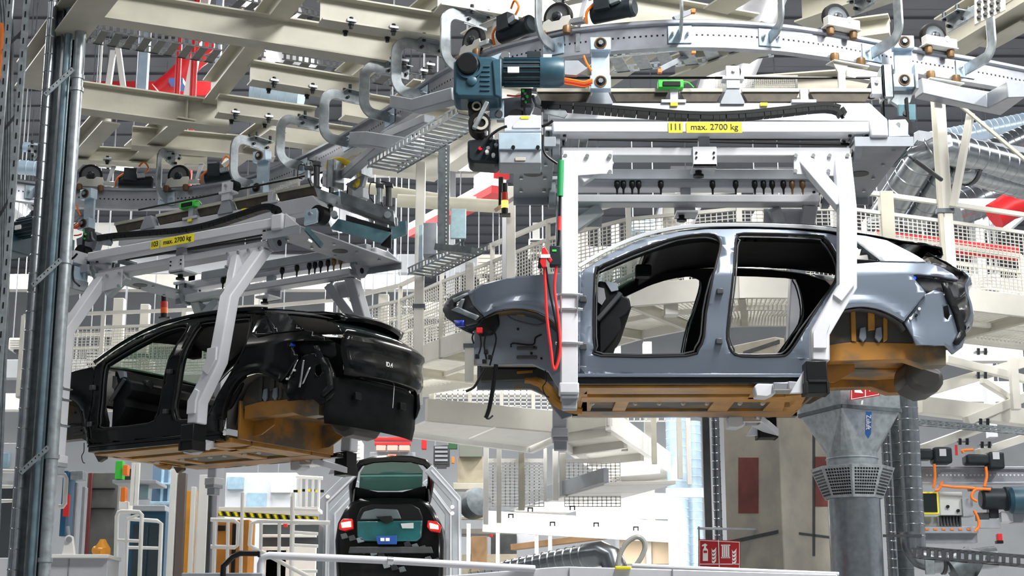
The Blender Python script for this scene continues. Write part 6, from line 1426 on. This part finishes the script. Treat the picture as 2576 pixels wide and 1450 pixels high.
for k, (x, w_, y0, m) in enumerate(((420, 8, 1180, WB), (442, 10, 1190, mat('brown_profile', (.16, .13, .12), .4, .2)), (472, 6, 1225, WB), (498, 12, 1195, WB), (512, 8, 1200, DARK), (526, 9, 1196, mat('lilac_aluminium', (.42, .42, .48), .4, .5)))):
    vb('aluminium_post', ('pale post at the left of the orange panel', 'brown profile post beside the orange panel', 'slim white post crossing the orange panel', 'white post right of the orange panel', 'black grooved post right of the orange panel', 'lilac aluminium post under the pad of carrier 103')[k], 'post', x - w_, y0, x + w_, 1540, 23 + .05 * k, .12, m)
station('orange_cabinet', 'dark orange cabinet behind the rounded guard rail', 'cabinet', [('cabinet_body', 530, 1308, 622, 1450, 25, .6, ORD), ('cabinet_recess', 536, 1322, 566, 1336, 24.97, .05, BLACK), ('cabinet_gap', 580, 1318, 590, 1440, 24.97, .05, BLACK)])
hz = thing('hazard_strip', 'yellow and black hazard strip along the platform edge', 'strip', PY(660, 1292, 24))
for k in range(26):
    x = 538 + k * 10; part(hz, 'hazard_stripe', MB().pprism([(x, 1286 + k * .6), (x + 6, 1286 + k * .6), (x + 11, 1297 + k * .6), (x + 5, 1297 + k * .6)], 23.9, .03), YELLOW if k % 2 else BLACK)
part(hz, 'strip_back', MB().pprism([(536, 1285), (800, 1300), (800, 1314), (536, 1298)], 23.94, .05), mat('olive_strip', (.30, .28, .03), .5))
vb('platform_edge', 'white platform beam above the hazard strip', 'beam', 536, 1276, 800, 1286, 24.2, .6, WB)
hz2 = thing('hazard_arch', 'curved yellow and black hazard band behind the step ladder', 'strip', PY(775, 1240, 25.5))
for k in range(7): part(hz2, 'hazard_stripe', MB().rbox(738 + 11 * k, 1233 - 2 * (k in (2, 3, 4)), 748 + 11 * k, 1239 - 2 * (k in (2, 3, 4)), 25.5, .05), YELLOW if k % 2 else BLACK)
station('equipment_rack', 'dark equipment rack behind the wide white guard rail', 'rack', [('rack_body', 655, 1320, 800, 1440, 26, .6, mat('dark_slate', (.06, .075, .085), .5)), ('rack_shelf', 660, 1345, 795, 1352, 25.9, .1, WB), ('rack_shelf', 660, 1376, 795, 1383, 25.9, .1, WB), ('red_lamp', 712, 1312, 722, 1326, 25.8, .1, REDC), ('rack_box', 668, 1384, 720, 1420, 25.9, .2, GREYST)])
station('blue_booth', 'pale booth with blue windows behind the platform', 'booth', [('booth_wall', 560, 1190, 740, 1400, 30, .5, mat('pale_booth', (.70, .74, .80), .5)), ('booth_window', 620, 1240, 668, 1278, 29.9, .1, LBL), ('booth_window', 570, 1200, 612, 1232, 29.9, .1, LBL), ('booth_window', 680, 1205, 730, 1240, 29.9, .1, WB)])
station('blue_racking', 'blue racking behind the workbench', 'rack', [('rack_upright', 400, 1170, 406, 1300, 28, .1, LBL), ('rack_upright', 418, 1170, 424, 1300, 28, .1, LBL), ('rack_back', 380, 1160, 436, 1270, 28.3, .1, mat('slate_blue', (.12, .20, .30), .5)), ('rack_shelf', 376, 1262, 440, 1270, 27.9, .4, LBL), ('rack_shelf', 376, 1215, 440, 1220, 27.9, .4, LBL)])
station('left_machine', 'white and blue machine at the left edge behind the ladder', 'machine', [('machine_body', -10, 1115, 60, 1210, 24, .6, WHITE), ('machine_window', -10, 1140, 20, 1175, 23.9, .1, LBL), ('machine_base', -10, 1225, 60, 1400, 24.5, .5, mat('dark_machine', (.05, .06, .07), .5)), ('yellow_edge', 48, 1200, 53, 1268, 23.8, .05, YELLOW)])
station('robot_stand', 'grey robot stand right of the pipe bundle', 'stand', [('stand_post', 198, 1225, 206, 1375, 22, .15, GREYST), ('stand_head', 176, 1185, 208, 1208, 22, .2, GALV), ('stand_strut', 178, 1215, 184, 1375, 22.1, .1, GREYST)])
# ================================================================== MACHINERY BEHIND THE OPEN TAILGATE
BEI = mat('beige_machine', (.40, .36, .27), .55, 0, .25, 3); BR2 = mat('brown_wood', (.33, .20, .10), .6, 0, .2, 3)
station('beige_press', 'beige machine block right of the raised tailgate', 'machine', [('press_body', 1150, 1150, 1215, 1215, 30, .8, BEI), ('press_head', 1155, 1120, 1212, 1150, 29.8, .5, mat('grey_green', (.16, .18, .15), .5)), ('press_arm', 1140, 1215, 1222, 1232, 29.8, .4, CREAM), ('green_panel', 1128, 1100, 1150, 1130, 29.9, .1, mat('dark_green', (.02, .10, .03), .5)), ('orange_lamp', 1136, 1150, 1143, 1166, 29.7, .1, ORANGE)])
station('red_rack', 'red conveyor rack under the tail of the black car', 'rack', [('rack_top', 940, 1100, 1035, 1108, 31, .3, RED), ('rack_front', 942, 1113, 1032, 1120, 30.9, .2, RED), ('rack_roll', 946, 1121, 970, 1134, 30.8, .2, mat('pink_roll', (.75, .45, .38), .5)), ('rack_roll', 974, 1121, 1000, 1134, 30.8, .2, mat('pink_roll', (.75, .45, .38), .5)), ('rack_roll', 1004, 1121, 1030, 1134, 30.8, .2, mat('pink_roll', (.75, .45, .38), .5)), ('rack_base', 930, 1138, 1045, 1152, 31, .3, GREYST), ('red_post', 1060, 1100, 1072, 1130, 31, .2, RED)])
station('floor_machine', 'low beige and brown machinery behind the carrier arms', 'machine', [('machine_bed', 1150, 1330, 1300, 1345, 30, .6, mat('grey_bed', (.20, .20, .19), .5)), ('brown_block', 1185, 1350, 1225, 1390, 29.5, .4, BR2), ('dark_block', 1235, 1345, 1300, 1372, 29.7, .4, DARK), ('pipe_long', 1150, 1300, 1220, 1308, 29.4, .1, CREAM), ('pale_block', 1300, 1345, 1345, 1372, 30, .4, WHITE), ('red_clip', 1175, 1345, 1182, 1352, 29.3, .1, RED), ('red_clip', 1232, 1345, 1240, 1352, 29.3, .1, RED), ('machine_foot', 1150, 1395, 1300, 1412, 29.6, .4, BEI)])
single('robot_drum', MB().lathe([(.10, -.2), (.26, -.16), (.28, 0), (.26, .16), (.10, .2)], PY(1195, 1268, 29), (.6, -1, .2), 22), GALVD, 'grey drum shaped gearbox right of the carrier arms', 'gearbox')
pb('wooden_rail', 'long brown wooden rail rising to the right at the bottom centre', 'rail', (1290, 1378), (1560, 1345), 28, 27, .16, .10, BR2)
station('wooden_hoarding', 'pale wooden panels at the bottom left of the concrete column', 'panel', [('panel_board', 1640, 1352, 1690, 1420, 27, .1, mat('pale_wood', (.50, .38, .26), .6, 0, .1, 2)), ('panel_board', 1560, 1356, 1636, 1420, 27.05, .1, mat('pale_wood', (.50, .38, .26), .6, 0, .1, 2)), ('panel_post', 1626, 1350, 1640, 1430, 26.9, .1, CREAM), ('panel_post', 1690, 1350, 1698, 1430, 26.9, .1, WB)])
for k, x in enumerate((1178, 1252, 1350, 1384)): vb('yard_post', ('short white post nearest the carrier arms', 'pale post second from the carrier arms', 'white post under the lower gallery', 'white post under the lower gallery, nearest the hose loop')[k], 'post', x - 5, 1318, x + 5, 1420, 27.5, .08, WB)
# ================================================================== UPPER LEFT BACKGROUND
duct('sprinkler_pipe', 'thick red slanting duct at the upper left', [PY(400, 232, 24), PY(440, 200, 24), PY(490, 150, 24), PY(540, 112, 24)], .17, RED, .4, 'pipe', seams=False)
vb('red_girder', 'long dark red girder behind the cream beam at the upper left', 'girder', 205, 204, 548, 240, 25, .2, mat('dark_red_girder', (.38, .012, .016), .45))
vtube('sprinkler_pipe', 'red vertical pipe at the upper left', 450, 140, 23, .045, 9.6, 12, RED); vtube('sprinkler_pipe', 'red vertical pipe crossing the red slanting duct', 487, 190, 22.5, .05, 8, 12, RED)
single('valve_handwheel', MB().ring(PY(515, 112, 22), (0, 1, .2), .08, .14, .05), RED, 'red valve wheel at the end of the slanting duct', 'valve')
vb('blue_ring', 'blue band around the red slanting duct', 'band', 424, 196, 460, 208, 23.7, .4, mat('blue_band', (.12, .22, .60), .4))
for k, (a, b, w_) in enumerate((((388, -270), (358, 235), .14), ((566, -270), (544, 232), .10), ((569, -270), (472, 245), .12), ((258, 90), (250, 215), .03), ((285, 128), (273, 214), .08), ((297, 120), (310, 218), .08))):
    pb('white_strut', ('broad white upright at the upper left', 'slim pale blue upright right of the red duct', 'white double strut leaning across the red duct', 'thin white rod near the pipe bundle at the upper left', 'left leg of the white A-frame at the upper left', 'right leg of the white A-frame at the upper left')[k], 'strut', a, b, 23, 23, w_, w_, (BLUEST if k in (0, 1) else WB))
for k, (a, b, r, m) in enumerate((((190, 378), (325, 402), .05, BLUEST), ((60, 370), (105, 374), .07, BLUEST), ((640, 215), (760, 235), .30, BLUEST), ((40, 420), (100, 425), .10, BLUEST))):
    duct('pale_tube', ('pale blue tube with red dots above the left drive trolley', 'pale blue tube end left of the pipe bundle', 'broad pale blue duct behind the short cream beam', 'ribbed pale tube left of the pipe bundle')[k], [PY(*a, 21), PY(*b, 21)], r, m, .1, 'pipe', seams=(k > 1))
for k, (x, y) in enumerate(((287, 398), (303, 401))): single('red_dot', MB().pcyl(x, y, 5, 20.9, .06, 12), RED, ('left one of two red dots on the pale tube', 'right one of two red dots on the pale tube')[k], 'marker')
# red-white safety beams seen between the carriers
for k, (a, b) in enumerate((((1045, 590), (1180, 520)), ((1130, 545), (1255, 478)), ((1210, 470), (1262, 440)))):
    t_ = thing('safety_beam', ('red and white slanting beam behind the tall white post', 'red and white slanting beam behind the dark upright', 'red beam end behind the amber signal lamp')[k], 'beam', PY(*a, 26), 'red and white slanting beams')
    p0, p1 = PY(*a, 26), PY(*b, 24); part(t_, 'red_half', MB().bar(p0, p1, .25, .12), RED); part(t_, 'white_half', MB().bar(p0 + UP * .12, p1 + UP * .12, .25, .12), WB)
duct('round_beam', 'beige round tube beam behind the dark upright', [PY(1000, 505, 23), PY(1265, 520, 23)], .10, CREAM, cat='tube', seams=False)
single('round_beam', MB().cyl(PY(900, 470, 24), PY(1100, 500, 24), .09, n=14), CREAM, 'beige round tube above the rear end of carrier 103', 'tube')
# ================================================================== DISTANT STEELWORK
for k, (x, y0, y1, w_, Y) in enumerate(((640, 690, 1000, 20, 34), (820, 680, 990, 18, 35), (1130, 420, 980, 22, 33), (1215, 700, 960, 18, 32), (1470, 560, 900, 24, 34), (1560, 560, 1400, 20, 36), (1640, 860, 1420, 22, 33), (2110, 480, 620, 24, 34), (2500, 480, 1100, 22, 36), (470, 690, 960, 18, 36), (1350, 560, 940, 18, 36), (110, 700, 1100, 24, 33))):
    vb('far_column', ['pale column far behind the roof of the black car', 'pale column far behind the spoiler of the black car', 'pale column far behind the dark perforated upright', 'pale column far behind the nose of the grey car', 'pale column far behind the front arm of carrier 111', 'pale column far behind the front door opening', 'pale column far behind the B-pillar, reaching below the car', 'pale column far behind the rear arm', 'pale column far behind the right mesh', 'pale column far behind the windscreen of the black car', 'pale column far behind the red jumper cables', 'pale column far behind the pipe bundle'][k], 'column', x - w_ / 2, y0, x + w_ / 2, y1, Y, .25, (CREAM2, WB, WALLM)[k % 3])
for k, (x0, x1, y, Y, h) in enumerate(((0, 1050, 690, 36, .35), (0, 1050, 905, 34, .4), (1050, 1500, 760, 33, .3), (1050, 1800, 945, 32, .4), (1450, 2200, 620, 35, .35), (2150, 2576, 700, 34, .35), (2200, 2576, 860, 32, .4), (300, 1060, 640, 40, .5), (0, 900, 990, 33, .35), (1450, 2100, 905, 33, .3), (1000, 1300, 640, 34, .4), (2150, 2576, 960, 38, .5), (900, 1250, 380, 34, .5), (1900, 2576, 420, 36, .6), (0, 300, 560, 34, .6), (150, 700, 470, 33, .4))):
    lb = ['pale girder far behind carrier 103', 'pale girder far behind the black car at bonnet height', 'pale girder far behind the nose of the grey car', 'pale girder far below the front of the grey car', 'pale girder far behind the roof of the grey car', 'pale girder far behind the right mesh', 'pale girder far right of the tail of the grey car', 'pale girder far behind the swing beams of carrier 103', 'pale girder far behind the sill of the black car', 'pale girder seen through the door openings', 'pale girder far behind the light tower', 'pale girder far behind the right truss', 'pale girder far below the C-hangers', 'pale girder far behind the silver ducts', 'pale girder far behind the left ladder', 'pale girder far behind the left trolleys'][k]
    t_ = thing('far_girder', lb, 'girder', PY((x0 + x1) / 2, y, Y)); part(t_, 'girder_section', MB().rbox(x0, y, x1, y + h * 3900 / Y, Y, .3), (CREAM2, WALLM, WB)[k % 3], bevel=.01)
    hung(t_, PY(x0 + 60, y, Y).x, PY(x1 - 60, y, Y).x, Y + .15, PY(x0, y, Y).z)
EQ = [(20, 850, 70, 30, 'white box far behind the ladder at the left edge'), (215, 880, 40, 40, 'dark louvred box behind the mesh by the pipes'), (250, 815, 60, 40, 'dark grille behind the mesh above the bonnet of the black car'), (300, 905, 80, 30, 'cream box behind the windscreen of the black car'), (600, 820, 50, 26, 'white box behind the roof of the black car'),
      (930, 800, 44, 30, 'grey box behind the spoiler of the black car'), (985, 850, 40, 40, 'dark vented panel behind the tail of the black car'), (1000, 770, 50, 26, 'white box behind the mesh left of the tall white post'), (1110, 740, 50, 60, 'dark grille behind the mesh left of the grey bonnet'), (1200, 640, 60, 50, 'pale grille behind the mesh above the grey bonnet'),
      (1330, 600, 40, 40, 'white cabinet behind the mesh left of the jumper cables'), (1590, 545, 60, 40, 'pale blue crate behind the mesh above the grey roof'), (1900, 530, 70, 44, 'brown crate behind the mesh above the rear door'), (2330, 640, 60, 36, 'grey box behind the mesh over the tail lamp'), (2450, 690, 70, 40, 'white box behind the mesh at the right edge'),
      (2180, 545, 40, 40, 'dark box behind the mesh right of the rear arm'), (120, 1010, 60, 60, 'blue box far behind the pipe bundle'), (860, 1110, 50, 50, 'white cabinet under the tail of the black car'), (640, 1195, 60, 30, 'slate blue cabinet under the ochre floor of the black car'), (1090, 1120, 40, 50, 'dark cabinet left of the beige machine block')]
for k, (x, y, w_, h_, lb) in enumerate(EQ):
    Y = 28 + (k % 5); m = {'white': WB, 'dark': DARK, 'cream': CREAM2, 'grey': GREYST, 'pale': LBL if 'blue' in lb else CREAM2, 'brown': BEI, 'blue': mat('mid_blue', (.05, .20, .42), .4), 'slate': mat('slate_blue', (.12, .20, .30), .5)}[lb.split()[0]]
    t_ = thing('far_equipment', lb, 'box', PY(x, y + h_, Y), 'distant equipment boxes')
    part(t_, 'box_body', MB().rbox(x, y, x + w_, y + h_, Y, .4), m, bevel=.02); part(t_, 'box_foot', MB().rbox(x + w_ * .2, y + h_, x + w_ * .8, y + h_ + 6, Y, .3), DARK)
    hung(t_, PY(x + 4, y, Y).x, PY(x + w_ - 4, y, Y).x, Y + .2, PY(x, y + 3, Y).z)
    for j in range(4): part(t_, 'box_slat', MB().rbox(x + 4, y + 4 + j * (h_ - 8) / 4, x + w_ - 4, y + 4 + (j + .5) * (h_ - 8) / 4, Y - .03, .04), (CREAM2, DARK, WB)[k % 3] if m is not DARK else GREYST)

# more cream steelwork and light strips behind the C-hangers
B(640, 352, 930, 392, 'cream beam behind the hanger blocks of carrier 103', .34, .22, dz=.35)
B(860, 296, 1180, 348, 'cream beam behind the third C-hanger from the blue motor', .34, .24, dz=.4)
B(760, 410, 1100, 452, 'pale beam low behind the yellow hose loop', .36, .24, dz=.2, m=CREAM2)
B(1120, 262, 1330, 300, 'cream beam behind the hoist drums', .40, .24, dz=.5, m=CREAM2)
B(1060, 250, 880, 400, 'cream beam slanting away under the rail curve', .26, .22, dz=.6)
B(1330, 290, 1130, 430, 'pale beam slanting away left of the control cabinet', .30, .24, dz=.5, m=CREAM2)
B(1470, -10, 1180, 150, 'cream beam slanting away above the gear motor', .3, .24, dz=.45)
B(1640, 130, 1480, 240, 'cream beam slanting away behind the hanger plate above carrier 111', .26, .24, dz=.1)
B(2230, 240, 1900, 262, 'cream beam hidden behind the dark channel panels', .3, .24, dz=-.2)
for k, (a, b, Y) in enumerate((((1100, 330), (1175, 285), 20), ((985, 400), (1065, 352), 21), ((1130, 420), (1250, 425), 24), ((230, 410), (330, 425), 24), ((40, 620), (110, 625), 26))):
    t_ = thing('strip_lamp', ('bright strip lamp left of the hoist drums', 'bright strip lamp behind the slanting perforated tray', 'bright strip lamp behind the dark motor by the control cabinet', 'bright strip lamp above the left drive trolley', 'bright strip lamp behind the ladder at the left')[k], 'lamp', PY(*a, Y), 'strip lamps among the steelwork')
    part(t_, 'lamp_tube', MB().bar(PY(*a, Y), PY(*b, Y), .22, .05), mat('soft_lamp', (1, .98, .94), .5, emit=3)); part(t_, 'lamp_housing', MB().bar(PY(*a, Y) + UP * .05, PY(*b, Y) + UP * .05, .26, .05), WHITE)
    hung(t_, PY(*a, Y).x, PY(*b, Y).x, Y, PY(*a, Y).z)
